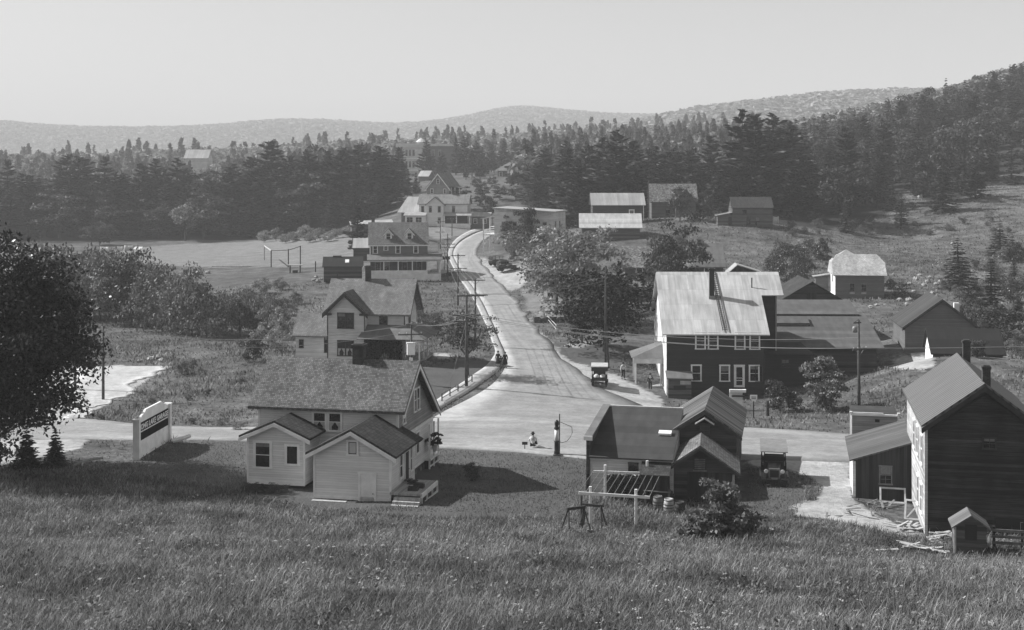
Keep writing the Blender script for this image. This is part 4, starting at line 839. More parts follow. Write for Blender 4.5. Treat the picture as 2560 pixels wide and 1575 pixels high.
for x in (7.5,8.6,10): MB().box(x-.1,x+.1,.5,.7,0,2.1).build('post',WHITE,w)
chimney(h5,3.5,5,6,7.3,.6,.6,BRICK2,.06)
fr = Frame(990,438,600,-3); h6 = house('big_block','large three-storey flat-roofed block with white cornices among distant pines',fr,'building')
MB().box(2,29,0,14,-8,13.2).build('wall',SID_BARN,h6); MB().box(1,14,-1.5,8,-8,12.6).build('front_bay',SID_WW,h6); MB().box(.2,14.6,-2.4,9,12.6,14.4).box(14.6,29.6,-.8,14.6,13.2,14.2).build('cornice',SID_WW,h6); MB().box(.6,14.4,-2,-1.5,7.2,7.7).box(.6,14.4,-2,-1.5,1.8,2.6).build('gallery',WHITE,h6)
for z in (3.6,8.8):
    for u in (5,6.6,8.2,17,20): window(h6,'S',-1.5 if u<14 else 0,u,z,.8,2.6,GREYTRIM,'2',.2)
for u in (4,8,12): window(h6,'S',-1.5,u,-2,1.2,2.4,GREYTRIM,'2',.2)
MB().lathe([(1.8,14.2),(1.8,15.2),(2.6,15.2),(1.2,16.4),(.1,16.9)],(11,4,0),12).build('cupola',SID_WW,h6)
fr = Frame(1046,448,520,-25); x6 = house('pale_roof_cabin','small pale-roofed cabin below the big flat-roofed block',fr,'cabin'); MB().gable(0,4.5,0,5,-3,1.2,3.2,'x').build('wall',SID_BARN,x6); MB().roof(0,4.5,0,5,1.2,3.2,'x',.3,.3,.12).build('roof',METAL3,x6)
fr = Frame(1244,442,505,-6); h7 = house('bungalow','pale hip-roofed bungalow with dormer among trees on the rise',fr)
MB().box(0,8.6,0,8,-2.5,2.4).build('wall',SID_H3,h7); MB().add([(-1.2,-1.2,2.3),(9.8,-1.2,2.3),(9.8,9.2,2.3),(-1.2,9.2,2.3),(4.0,3.6,5.6),(4.6,4.4,5.6)],[(0,1,5,4),(1,2,5),(2,3,4,5),(3,0,4),(0,3,2,1)]).build('roof',SH_PALE,h7)
d = MB().box(2.6,5.6,.4,2.6,3.0,4.2).build('dormer',SID_BROWN,h7); MB().slab((2.2,.0,4.15),(6,.0,4.15),(6,3.2,4.6),(2.2,3.2,4.6),.1).build('dormer_roof',SH_PALE,d)
for u in (1.2,7.2): window(h7,'S',0,u,.3,.9,1.4,WHITE,'2',.2)
MB().box(-.5,9,-1.1,0,-2.5,-.3).build('porch_wall',WHITE,h7)
# flat-roofed store on the bend
fr = Frame(1384,628,262,-16); st = house('flat_roof_store','large pale flat-roofed store with bracketed cornice and street balcony',fr,'building')
x0=-12.3
MB().add([(x0,0,-3),(0,0,-3),(0,10,-3),(x0,10,-3),(x0,0,8.3),(0,0,7.6),(0,10,7.6),(x0,10,8.3)],[(0,3,2,1),(4,5,6,7),(0,1,5,4),(1,2,6,5),(2,3,7,6),(3,0,4,7)]).build('wall',SID_WW,st)
MB().hexa(((x0-.3,-.35,8.3),(.3,-.35,7.6),(.3,10.4,7.6),(x0-.3,10.4,8.3)),((x0-.3,-.35,8.6),(.3,-.35,7.9),(.3,10.4,7.9),(x0-.3,10.4,8.6))).build('roof',METAL3,st)
m=MB()
for i in range(24): m.box(x0+.2+.5*i,x0+.4+.5*i,-.3,-.01,7.9-.03*i,8.25-.03*i)
m.each('bracket',CREAM,st)
for u in (-10.3,-8,-5.5,-1.8): window(st,'S',0,u,4.2,.7,1.5,GREYTRIM,'2',.1)
for y in (1.5,5): window(st,'E',0,y,4.2,.7,1.6,GREYTRIM,'2',.1)
b = MB().box(x0-2.4,x0,0,9,3.0,3.2).build('balcony',WHITE,st)
for y in (.1,4.5,8.9): MB().box(x0-2.4,x0-2.2,y-.1,y+.1,-2.5,6.4).build('post',WHITE,b)
MB().slab((x0-2.8,-.4,6.3),(x0,-.4,7.0),(x0,9.4,7.0),(x0-2.8,9.4,6.3),.1).build('balcony_roof',METAL3,b)
m=MB().box(x0-2.4,x0,.05,.13,4.0,4.1)
for i in range(9): m.box(x0-2.3+.26*i,x0-2.24+.26*i,.06,.12,3.2,4.0)
m.box(x0-2.42,x0-2.32,0,9,4.0,4.1); m.build('railing',WHITE,b)
# houses and sheds on the right slope
fr = Frame(1449,600,255,-2); s = house('metal_roof_barn','long low barn with bright ribbed metal roof above the leafy trees',fr,'barn')
MB().gable(.4,11.6,0,6,-1.5,2.6,4.9,'x').build('wall',BOARD_GR,s); MB().roof(.4,11.6,0,6,2.6,4.9,'x',.5,.5,.12).build('roof',mroll('ribbed_pale_roof',.46,.55,.14),s)
fr = Frame(1530,545,275,0); s = house('dark_cottage','dark cottage with pale roof half hidden by pines',fr); MB().gable(-4,6.6,0,7,-2,2.8,5.0,'x').build('wall',SID_BROWN,s); MB().roof(-4,6.6,0,7,2.8,5.0,'x',.4,.4,.12).build('roof',METAL3,s); window(s,'S',0,4.1,.3,.8,1.3,WHITE,'2',.18); MB().box(6.5,6.65,-.05,.1,-.5,2.8).each('corner_board',WHITE,s)
fr = Frame(1629,545,285,-2); s = house('patched_roof_house','grey house with patchy shingle roof below the dark pines',fr); MB().gable(0,9.6,0,7,-2,3.7,7.2,'x').build('wall',SID_MID,s); MB().roof(0,9.6,0,7,3.7,7.2,'x',.4,.4,.12).build('roof',SH_PATCH,s); MB().gable(5,9.2,-2.5,3,-2,3.5,6.2,'y').build('cross_wing',SID_MID,s); MB().roof(5,9.2,-2.5,3,3.5,6.2,'y',.4,.3,.12,og1=0).build('cross_roof',SH_PATCH,s); window(s,'S',0,3.5,.6,.8,1.5,DARKTRIM,'2',.1)
MB().tube((-.7,-.6,-1),(-.7,-.6,8.3),.1).build('standpipe',POLEWOOD,s)
fr = Frame(1831,566,264,-2); s = house('weathered_farmhouse','weathered two-storey plank house with side lean-to on the hill field',fr); MB().gable(0,8.0,0,6,-1,3.7,5.7,'x').build('wall',BOARD_GR,s); MB().roof(0,8.0,0,6,3.7,5.7,'x',.2,.2,.12).build('roof',SH_DK,s); MB().box(-2.9,0,.2,4,-1,2.3).build('lean_to',BOARD_GR,s); MB().slab((-3.2,-.2,2.1),(0,-.2,2.75),(0,4.3,2.75),(-3.2,4.3,2.1),.1).build('lean_to_roof',METAL3,s)
for u,z,w,h in ((2.4,2.4,.8,.9),(3.2,.2,.7,1.7),(5.0,.2,.8,1.6)): window(s,'S',0,u,z,w,h,DARKTRIM,'2',.06)
MB().box(-.8,-.1,.15,.2,.2,1.9).build('door',BLACK,s); MB().box(4.9,7.0,-.6,-.02,0,.9).build('bench_box',BOARD_GR,s)
fr = Frame(1566,764,203,-3); s = house('double_roof_house','two-part grey house with dark porch behind the dark leafy tree',fr)
MB().gable(-.2,10.2,0,8,-1,6.0,8.8,'x').build('wall',SID_MID,s); MB().roof(-.2,10.2,0,8,6.0,8.8,'x',.4,.4,.12).build('roof',SH_PATCH,s); MB().gable(10.2,14.8,0,7,-1,6.0,9.2,'x').build('side_wing',SID_MID,s); MB().roof(10.25,14.8,0,7,6.15,9.25,'x',.35,.3,.12,og0=0).build('side_roof',ROLL2,s)
for u in (2.0,12.4): window(s,'S',0,u,4.2,.85,1.6,WHITE,'2',.12)
w = MB().box(-2,8.2,-2.4,0,-1,.4).build('porch',BOARD_DK,s); MB().slab((-2.3,-2.8,3.0),(8.6,-2.8,3.0),(8.6,0,4.0),(-2.3,0,4.0),.1).build('porch_roof',ROLL2,w); MB().box(-2.1,8.3,-2.5,-2.4,.5,.8).box(-2.1,8.3,-2.5,-2.4,2.7,3.0).build('beam',WHITE,w)
for x in (-1.9,1.5,4.8,8.1): MB().box(x-.08,x+.08,-2.45,-2.3,.4,3).build('post',GREYTRIM,w)
chimney(s,11.5,3.5,9,10,.6,.6,BRICK,.06)
fr = Frame(1832,690,186,-5); s = house('pale_roof_outhouse','small outhouse with pale folded roof behind the metal-roofed building',fr,'shed'); MB().gable(-.4,3.6,0,3.5,-3,.6,1.5,'y',r=.6).build('wall',BOARD_DK,s); MB().roof(-.4,3.6,0,3.5,.6,1.5,'y',.4,.5,.1,r=.6).build('roof',METAL3,s)
# ------------------------------------------------------------------ motor vehicles
def wheel(par, x, y, r=.38, w=.11):
    o = MB().lathe([(r-.09,-w/2),(r-.02,-w/2),(r,-w/4),(r,w/4),(r-.02,w/2),(r-.09,w/2)],(0,0,0),20,'x').build('wheel', RUBBER, par, True); o.location=(x,y,r)
    m = MB().lathe([(.07,-w*.6),(.07,w*.6)],(0,0,0),10,'x').lathe([(r-.1,-.03),(r-.07,-.03),(r-.07,.03),(r-.1,.03)],(0,0,0),20,'x')
    for i in range(10): a=i*math.pi/5; m.tube((0,.05*math.cos(a),.05*math.sin(a)),(0,(r-.08)*math.cos(a),(r-.08)*math.sin(a)),.017,n=5)
    m.build('rim', DKWOOD, o); return o
def fender(par, x, y, r=.46, w=.26, a0=-20, a1=200):
    m = MB(); n=12
    P = [(y-r*math.cos(rad(a0+(a1-a0)*i/n)), .36+r*math.sin(rad(a0+(a1-a0)*i/n))) for i in range(n+1)]
    P2 = [(y-(r-.02)*math.cos(rad(a0+(a1-a0)*i/n)), .36+(r-.02)*math.sin(rad(a0+(a1-a0)*i/n))) for i in range(n+1)]
    for i in range(n): m.ext([P[i],P[i+1],P2[i+1],P2[i]],'x',x-w/2,x+w/2)
    return m.build('fender', BLACK, par)
def truck(label, loc, rot, roofmat, sacks=False, name='motor_truck'):
    t = thing(name, label, 'truck', loc, rot); X=.66
    for y in (-1.55,1.35):
        for x in (-X,X): wheel(t,x,y); fender(t,x,y)
    m = MB()
    for x in (-.35,.35): m.box(x-.04,x+.04,-1.95,2.1,.45,.57)
    m.tube((-X,-1.55,.38),(X,-1.55,.38),.04).tube((-X,1.35,.38),(X,1.35,.38),.05); m.build('chassis',BLACK,t)
    MB().hexa(((-.3,-1.75,.6),(.3,-1.75,.6),(.5,-.55,.6),(-.5,-.55,.6)),((-.22,-1.75,1.08),(.22,-1.75,1.08),(.38,-.55,1.25),(-.38,-.55,1.25))).build('hood',BLACK,t)
    MB().box(-.33,.33,-1.86,-1.76,.55,1.14).build('radiator',STEEL,t); MB().box(-.27,.27,-1.88,-1.865,.6,1.05).build('grille',BLACK,t)
    for x in (-.5,.5):
        MB().lathe([(.02,-1.72),(.1,-1.78),(.13,-1.9),(.12,-1.92),(.01,-1.925)],(x,0,.98),14,'y').build('headlight',mplain('lamp_glass',.7,.1,4,.2,.6) if 'lamp_glass' not in MATS else MATS['lamp_glass'],t)
    MB().tube((-.8,-2.05,.5),(.8,-2.05,.5),.035).box(-.3,-.25,-2.05,-1.9,.47,.53).box(.25,.3,-2.05,-1.9,.47,.53).build('bumper',BLACK,t)
    MB().box(-.18,.18,-2.1,-2.09,.52,.64).build('licence_plate',STEEL,t)
    m = MB().box(-.62,.62,-.55,-.48,.6,1.3)
    for x in (-.62,.56): m.box(x,x+.06,-.55,-.49,1.3,2.05)
    m.box(-.56,.56,-.55,-.5,1.62,1.66); m.build('windscreen_frame',BLACK,t)
    MB().box(-.62,.62,-.48,-.1,.6,.75).box(-.6,.6,.0,.55,.75,1.05).box(-.6,.6,.5,.62,1.05,1.55).build('seat',BLACK,t)
    m = MB().box(-.78,.78,.65,2.15,.72,.8)
    for x in (-.78,.74): m.box(x,x+.04,.65,2.15,.8,1.25); m.box(x,x+.04,-.1,.65,.7,1.15)
    m.build('cargo_body',DKWOOD,t); MB().box(-.74,.74,2.11,2.15,.8,1.05).build('tailgate',DKWOOD,t)
    m=MB()
    for x in (-.76,.7):
        for y in (.62,1.4,2.08): m.box(x,x+.06,y,y+.06,1.15 if y<1 else 1.25,2.08)
    m.build('roof_post',BLACK,t)
    MB().hexa(((-.84,-.95,1.95),(.84,-.95,1.95),(.84,-.55,2.08),(-.84,-.55,2.08)),((-.84,-.95,2.0),(.84,-.95,2.0),(.84,-.55,2.16),(-.84,-.55,2.16))).hexa(((-.84,-.55,2.08),(.84,-.55,2.08),(.84,2.3,2.1),(-.84,2.3,2.1)),((-.84,-.55,2.16),(.84,-.55,2.16),(.84,2.3,2.18),(-.84,2.3,2.18))).build('roof',roofmat,t)
    for x in (-.72,.72): MB().box(x-.16,x+.16,-.95,.85,.4,.44).build('running_board',BLACK,t)
    if sacks: MB().box(-.82,.82,2.24,2.3,1.72,2.1).build('rear_curtain',BLACK,t)
    return t
tr1 = truck('black motor truck with pale canopy roof facing the camera in the yard', G(1936,1212)+Vector((.2,1.2,0)), rad(-10), mplain('canvas_top',.2,.15,3))
gp = G(1499,962)
tr2 = truck('dark motor truck seen from behind, pale sacks in its open back', gp, rad(176), mplain('pale_canvas',.42,.15,3), True)
for i,x in enumerate((-.32,.3)):
    o = MB().lathe([(.05,0),(.24,.03),(.3,.2),(.27,.4),(.12,.52),(.04,.55)],(0,0,0),14).build('sack',CLOTH_W,None,True); v=Matrix.Rotation(rad(176),3,'Z')@Vector((x,1.75,.81)); o.location=gp+v
    tag(o, ['pale sack in the truck back, on the right as seen from behind','pale sack in the truck back, on the left as seen from behind'][i],'sack')
def touring(label, loc, rot, paint=None, top=True):
    t = thing('touring_car', label, 'car', loc, rot); paint = paint or BLACK; X=.66
    for y in (-1.4,1.3):
        for x in (-X,X): wheel(t,x,y,.37,.1); fender(t,x,y,.44,.24)
    MB().ext([(-.55,.55),(-.55,1.12),(-.2,1.2),(-.1,.95),(.4,.95),(.5,1.22),(1.0,1.2),(1.7,1.18),(1.95,.95),(1.9,.5)],'x',-.62,.62).build('body',paint,t)
    MB().hexa(((-.3,-1.6,.6),(.3,-1.6,.6),(.55,-.55,.6),(-.55,-.55,.6)),((-.22,-1.6,1.08),(.22,-1.6,1.08),(.45,-.55,1.15),(-.45,-.55,1.15))).build('hood',paint,t)
    MB().box(-.32,.32,-1.7,-1.61,.55,1.12).build('radiator',STEEL,t)
    for x in (-.45,.45): MB().lathe([(.02,-1.62),(.1,-1.66),(.12,-1.75),(.01,-1.77)],(x,0,.95),12,'y').build('headlight',STEEL,t)
    m=MB()
    for x in (-.58,.53): m.box(x,x+.05,-.55,-.5,1.12,1.8)
    m.box(-.58,.58,-.55,-.5,1.75,1.8).box(-.58,.58,-.55,-.5,1.45,1.48); m.build('windscreen_frame',BLACK,t)
    if top:
        MB().ext([(-.75,1.76),(-.5,1.84),(.6,1.9),(1.5,1.86),(1.85,1.7),(1.9,1.2),(1.84,1.2),(1.78,1.66),(1.46,1.8),(.6,1.84),(-.5,1.78),(-.75,1.72)],'x',-.64,.64).build('soft_top',mplain('dark_canvas',.03,.2,3) if 'dark_canvas' not in MATS else MATS['dark_canvas'],t)
        m=MB()
        for x in (-.62,.58):
            for y in (.3,1.2): m.box(x,x+.04,y,y+.04,1.15,1.83)
        m.build('top_bow',BLACK,t)
    for x in (-.7,.7): MB().box(x-.14,x+.14,-.95,.85,.38,.42).build('running_board',BLACK,t)
    return t
touring('black touring car parked broadside below the bank beside the bend', G(1268,678), rad(112)); touring('dark touring car parked just behind the broadside one below the bank', G(1247,664), rad(125))
touring('pale car parked beside the long white porch', G(1103,690), rad(100), mplain('cream_paint',.45,.1,3), False)

# ------------------------------------------------------------------ utility poles and wires
def pole(px, py, toppy, label, arms=(), rot=0., r=.15, lean=0., Y=None, mat=None, group='poles along the road'):
    b = G(px,py) if Y is None else Vector(((px-CX)*Y/F,Y,gz((px-CX)*Y/F,Y)))
    h = H-(toppy-HY)*b.y/F-b.z
    t = thing('utility_pole', label, 'pole', b, rot, group); t['_h']=h
    MB().tube((0,0,-.5),(lean*h,0,h),r,r*.68,10).build('shaft', mat or POLEWOOD, t, True)
    tips=[]
    for (dz,L,off) in arms:
        z=h-dz; a = MB().box(off-L/2,off+L/2,-.16,-.05,z-.06,z+.06).build('crossarm', mat or POLEWOOD, t)
        m=MB()
        for i in range(4 if L>1.5 else 2):
            k = 4 if L>1.5 else 2; x=off-L/2+.12+(L-.24)*i/(k-1); m.lathe([(.02,z+.06),(.025,z+.12),(.05,z+.13),(.045,z+.2),(.01,z+.22)],(x,-.1,0),8); tips.append((x,-.1,z+.15))
        m.build('insulator', CREAM, a)
        MB().tube((off-.45 if L>1.5 else off-.2,-.06,z-.06),(0,-.05,z-.55),.02,n=5).tube((off+.45 if L>1.5 else off+.2,-.06,z-.06),(0,-.05,z-.55),.02,n=5).build('brace',STEEL,a)
    R_ = Matrix.Rotation(rot,3,'Z'); t.pop('_h',None)
    return t, [b+R_@Vector(p) for p in tips]
pA,tA = pole(1166,969,733,'tall weathered pole nearest the sidewalk rail, one arm at its top and two below',((.25,2.6,.4),(2.1,2.7,0),(2.7,1.6,-.4)),rad(4),.17)
pB,tB = pole(1188,868,697,'utility pole standing behind the drooping conifer',((.15,2.3,0),(1.9,2.9,0)),rad(3))
pC,tC = pole(1145,764,634,'utility pole on the grass bank in front of the long porch',((.3,2.3,0),(2.3,2.8,0),(2.9,2.8,0)),rad(2))
pD,tD = pole(1119,697,584,'utility pole at the end of the long porch',((1.0,1.4,0),(1.9,2.7,0),(2.5,2.4,0)),rad(0))
pE,tE = pole(1101,622,551,'thin pole farther up the road beyond the long porch',((.2,2.2,0),(2.6,2.4,0)),rad(-2),.13)
pE2,tE2 = pole(1130,590,545,'thin pole at the sidewalk before the white farmhouse',((.3,2.2,0),),rad(-2),.13)
pG,tG = pole(1231,562,490,'pale pole beyond the bend beside the leafy tree',((.1,2.2,0),(1.6,2.2,0)),rad(-5),.13,0,None,PALEWOOD)
pR,tR = pole(2148,1028,800,'pole with hanging transformer behind the flat-topped shed',((2.6,1.7,0),),rad(28),.15,-.01)
hR = H-(800-HY)*pR.location.y/F-pR.location.z
MB().lathe([(.05,-.55),(.22,-.5),(.24,-.1),(.2,.0),(.05,.05)],(-.55,-.05,hR-.55),12).build('transformer',STEEL,pR,True); MB().box(-.75,.15,-.1,0,hR-.28,hR-.16).tube((-.7,-.05,hR-.2),(-.05,-.05,hR+.1),.03).build('hanger',POLEWOOD,pR)
pF,tF = pole(1028,905,806,'pole with white transformer box between the cottage and the veranda',((.2,1.7,.3),(1.15,2.4,-.1)),rad(14),.13,0,128)
hF = H-(806-HY)*128/F-pF.location.z
MB().box(-.45,.3,-.45,-.12,hF-3.1,hF-2.0).box(-.5,.35,-.5,-.1,hF-2.0,hF-1.9).build('transformer_box',WHITE,pF); MB().box(-.2,.15,-.14,-.1,hF-3.7,hF-3.4).build('bracket',WHITE,pF)
pL,tL = pole(258,1000,815,'bare dark pole standing on the edge of the sand cut',((.55,.7,-.2),),rad(60),.14)
pL2,tL2 = pole(188,975,790,'pole with crossarm half hidden by the big dark tree',((.1,1.6,.1),),rad(30),.14)
pT,tT = pole(1514,922,664,'dark double pole in front of the leafy trees by the parked truck',(),0,.13,0,None,DKWOOD)
MB().tube((.35,.3,-.4),(.12,.1,4.5),.12,.1,8).build('stub',DKWOOD,pT)
hT = H-(664-HY)*pT.location.y/F-pT.location.z
WIRE = mplain('wire_metal',.25,.1,1,.5)
def wires(label, group, P, Q, sag=.5, r=.016, n=10):
    for p,q in zip(P,Q):
        p,q=Vector(p),Vector(q); pts=[p.lerp(q,i/n)-Vector((0,0,sag*4*(i/n)*(1-i/n))) for i in range(n+1)]
        o=MB().path(pts,r,4).build('wire',WIRE); tag(o,label,'wire',group)
wires('thin wire running between the drooping conifer pole and the sidewalk rail pole','wires between the two near road poles',tA[:8],tB[:8],.3)
wires('thin wire along the road between the grass bank pole and the conifer pole','wires along the road, middle span',tB[:8],tC[:8],.5)
wires('thin wire along the road between the grass bank and long porch poles','wires along the road, upper span',tC[:6],tD[2:8],.4)
wires('thin wire leading on up the road from the long porch pole','wires along the road, far span',tD[:4],tE[:4],.4,.02)
wires('long pale wire crossing before the metal-roofed building to the transformer pole','wires crossing to the transformer pole',tA[4:7],[tR[0],tR[1],tR[1]+Vector((0,0,.9))],1.0,.022,20)
wires('wire running from the transformer pole out past the right edge','wires leaving at the right',tR[:2],[tR[0]+Vector((60,14,1)),tR[1]+Vector((60,14,1))],.8,.018,14)
wires('wire from the sidewalk rail pole to the white transformer box pole','wires to the white transformer box',tA[8:11],tF[:3],.4)
wires('wire crossing the left meadow to the bare dark pole','wires crossing the left meadow',tF[2:5],[tL[0]]*1+[tL[1]]+[tL[0]-Vector((0,0,.5))],1.2,.016,16)
wires('wire crossing the road from the sidewalk rail pole to the dark double pole','wires to the dark double pole',tA[:2],[pT.location+Vector((0,0,hT-1.2)),pT.location+Vector((0,0,hT-1.6))],.5)
wires('guy wire staying the sidewalk rail pole',None,[pA.location+Vector((0,0,6.5))],[pA.location+Vector((-1.6,-.5,0))],0,.014,2)
o = thing('guard_rail','low rail on short posts along the sidewalk grass edge','railing',G(1105,1006),0); q0=G(1105,1006)
pts=[G(*p)-q0 for p in ((1105,1006),(1125,994),(1145,982),(1165,969),(1180,958))]
for p in pts: MB().box(p.x-.06,p.x+.06,p.y-.06,p.y+.06,p.z-.3,p.z+.85).build('post',WOOD,o)
MB().path([p+Vector((0,0,.8)) for p in pts],.04).build('rail',WOOD,o); MB().path([p+Vector((0,0,.4)) for p in pts],.04).build('rail',WOOD,o)

# ------------------------------------------------------------------ people
def skin_mesh(name, V, E_, R_, mat, root=0, sub=1):
    me = bpy.data.meshes.new(name); me.from_pydata(V,E_,[]); o = bpy.data.objects.new(name,me); COL.objects.link(o)
    o.modifiers.new('s','SKIN'); sv = me.skin_vertices[0].data
    for i,r in enumerate(R_): sv[i].radius = r if hasattr(r,'__len__') else (r,r); sv[i].use_root = (i==root)
    ss = o.modifiers.new('u','SUBSURF'); ss.levels=sub; ss.render_levels=sub
    bpy.context.view_layer.update()
    m2 = bpy.data.meshes.new_from_object(o.evaluated_get(bpy.context.evaluated_depsgraph_get())); bpy.data.objects.remove(o); bpy.data.meshes.remove(me)
    m2.materials.clear(); m2.materials.append(mat); m2.name=name
    for p in m2.polygons: p.use_smooth=True
    return m2
def person(label, loc, rot, s=1., pose='stand', top=CLOTH_W, low=CLOTH_M, hat=None, skirt=False, coat=False, hair=HAIR, stride=.0):
    """faces -y; every joint is one vertex"""
    J = dict(pel=(0,0,.95),wai=(0,.01,1.1),che=(0,.0,1.3),nek=(0,.01,1.47),hed=(0,-.015,1.56),top=(0,.0,1.66))
    for sg,n in ((-1,'l'),(1,'r')):
        J['sh'+n]=(.18*sg,.0,1.41); J['el'+n]=(.25*sg,.04,1.13); J['wr'+n]=(.26*sg,-.06,.9); J['pa'+n]=(.26*sg,-.09,.82)
        J['hi'+n]=(.095*sg,0,.92); st=stride*sg; J['kn'+n]=(.105*sg,-.03-st*.5,.5); J['an'+n]=(.11*sg,.02-st*(.9 if st>0 else 1.1),.09+(.06 if st<0 else 0)); J['to'+n]=(.12*sg,-.13-st,.04)
    if pose=='sit':
        for k in ('pel','wai','che','nek','hed','top'): x,y,z=J[k]; J[k]=(x,y+.02-.1*(z-.95),z-.82)
        for sg,n in ((-1,'l'),(1,'r')):
            x,y,z=J['sh'+n]; J['sh'+n]=(x,y-.05,z-.83); J['el'+n]=(.27*sg,-.1,.36); J['wr'+n]=(.17*sg,-.3,.36); J['pa'+n]=(.13*sg,-.37,.37)
            J['hi'+n]=(.1*sg,0,.12); J['kn'+n]=(.16*sg,-.4,.36); J['an'+n]=(.15*sg,-.68,.06); J['to'+n]=(.16*sg,-.82,.06)
    if pose=='lean':
        J['elr']=(.3,.0,1.15); J['wrr']=(.2,-.2,1.12); J['par']=(.13,-.25,1.14)
    K=list(J); V=[J[k] for k in K]; ix={k:i for i,k in enumerate(K)}
    Rr=dict(pel=(.13,.1),wai=(.12,.09),che=(.15,.105),nek=.055,hed=(.078,.095),top=(.07,.085))
    for n in 'lr': Rr.update({'sh'+n:.06,'el'+n:.042,'wr'+n:.028,'pa'+n:(.04,.02),'hi'+n:.085,'kn'+n:.055,'an'+n:.038,'to'+n:.035})
    E_=[('pel','wai'),('wai','che'),('che','nek'),('nek','hed'),('hed','top')]
    for n in 'lr': E_+=[('che','sh'+n),('sh'+n,'el'+n),('el'+n,'wr'+n),('wr'+n,'pa'+n),('pel','hi'+n),('hi'+n,'kn'+n),('kn'+n,'an'+n),('an'+n,'to'+n)]
    E2=[(ix[a],ix[b]) for a,b in E_]; R2=[Rr[k] for k in K]
    for n,sg in (('l',-1),('r',1)):           # five fingers off each palm
        w=Vector(J['wr'+n]); p=Vector(J['pa'+n]); d=(p-w).normalized(); sd=d.cross(Vector((sg,0,0))).normalized()
        for i,(o_,L) in enumerate(((-.03,.07),(-.01,.085),(.01,.08),(.03,.06))):
            a=p+sd*o_+d*.03; b=a+d*L*.5; c=b+(d+Vector((-sg*.5,0,0))).normalized()*L*.5; k=len(V); V+= [tuple(a),tuple(b),tuple(c)]; R2+=[.01,.009,.008]; E2+=[(ix['pa'+n],k),(k,k+1),(k+1,k+2)]
        a=w.lerp(p,.5)+Vector((0,-.03,0)); b=a+(d+Vector((-sg*.4,-.6,0))).normalized()*.05; k=len(V); V+=[tuple(a),tuple(b)]; R2+=[.011,.009]; E2+=[(ix['wr'+n],k),(k,k+1)]
    k=len(V); h=Vector(J['hed'])+Vector((0,-.1,.0)); V.append(tuple(h)); R2.append(.016); E2.append((ix['hed'],k))   # nose
    o=link(bpy.data.objects.new('person', skin_mesh('person',V,E2,R2,SKIN))); o.location=loc; o.rotation_euler=(0,0,rot); o.scale=(s,)*3; tag(o,label,'person')
    def part(name,keys,edges,grow,mat):
        kk={q:i for i,q in enumerate(keys)}
        R3=[]
        for q in keys:
            r=Rr[q]; r=r if hasattr(r,'__len__') else (r,r); R3.append((r[0]+grow,r[1]+grow))
        link(bpy.data.objects.new(name, skin_mesh(name,[J[q] for q in keys],[(kk[a],kk[b]) for a,b in edges],R3,mat)),o)
    part('shirt' if not coat else 'coat',['wai','che','nek','shl','ell','wrl','shr','elr','wrr','pel'],[('pel','wai'),('wai','che'),('che','nek'),('che','shl'),('shl','ell'),('ell','wrl'),('che','shr'),('shr','elr'),('elr','wrr')],.016,top)
    if skirt: MB().lathe([(.15,1.08),(.2,.9),(.25,.6),(.28,.38),(.27,.37),(.1,.4)],n=14).build('skirt',low,o,True)
    else: part('trousers',['pel','hil','knl','anl','hir','knr','anr'],[('pel','hil'),('hil','knl'),('knl','anl'),('pel','hir'),('hir','knr'),('knr','anr')],.018,low)
    hd=Vector(J['top']); c=Vector(J['hed']).lerp(hd,.55)+Vector((0,.012,.015))
    MB().lathe([(.02,-.09),(.075,-.07),(.1,-.02),(.1,.04),(.07,.09),(.01,.11)],(c.x,c.y+.02,c.z+.02),14).build('hair',hair,o,True)
    if hat: MB().lathe([(.17,.06),(.17,.07),(.1,.08),(.095,.16),(.03,.19),(.01,.19)],(c.x,c.y,c.z),16).build('hat',hat,o,True)
    ey=MB()
    for x in (-.03,.03): ey.box(x-.008,x+.008,J['hed'][1]-.098,J['hed'][1]-.09,J['hed'][2]+.02,J['hed'][2]+.032)
    ey.build('eyes',HAIR,o)
    sh=MB()
    for n in 'lr': a=J['an'+n]; b=J['to'+n]; z0=min(a[2],b[2])-.06; sh.box(b[0]-.05,b[0]+.05,b[1]-.06,a[1]+.07,max(z0,0),max(z0,0)+.085)
    sh.build('shoes',BLACK,o); return o
person('woman in long dark coat walking away on the sidewalk, on the left of the pair', G(1245,920)+Vector((0,0,.14)), math.pi, .95,'stand',CLOTH_D,CLOTH_D,CLOTH_D,True,True,stride=.12)
person('woman in dark coat walking on the road edge, on the right of the pair', G(1263,921)+Vector((0,0,.06)), math.pi, .98,'stand',CLOTH_D,CLOTH_D,None,True,True,stride=.12)
person('small child in grey walking between the two women', G(1253,920)+Vector((0,0,.14)), math.pi, .68,'stand',CLOTH_M,CLOTH_M,None,stride=.1)
person('man in white shirt and dark trousers walking beside the parked truck', G(1558,948), rad(10), 1.,'stand',CLOTH_W,CLOTH_D,HAIR,stride=.14)
person('man in dark suit standing on the porch steps', Vector(ht.location)+Vector((-1.35,2.7,.02)), rad(-10), 1.,'lean',CLOTH_D,CLOTH_D,HAIR)
person('person in white shirt sitting on the roadside kerb with back to the camera', G(1332,1121)+Vector((0,0,.16)), rad(170), 1.05,'sit',CLOTH_W,CLOTH_D,HAIR)
person('small figure in pale shirt sitting on the lawn bank edge', G(1357,748), rad(80), .95,'sit',CLOTH_W,CLOTH_W,None)

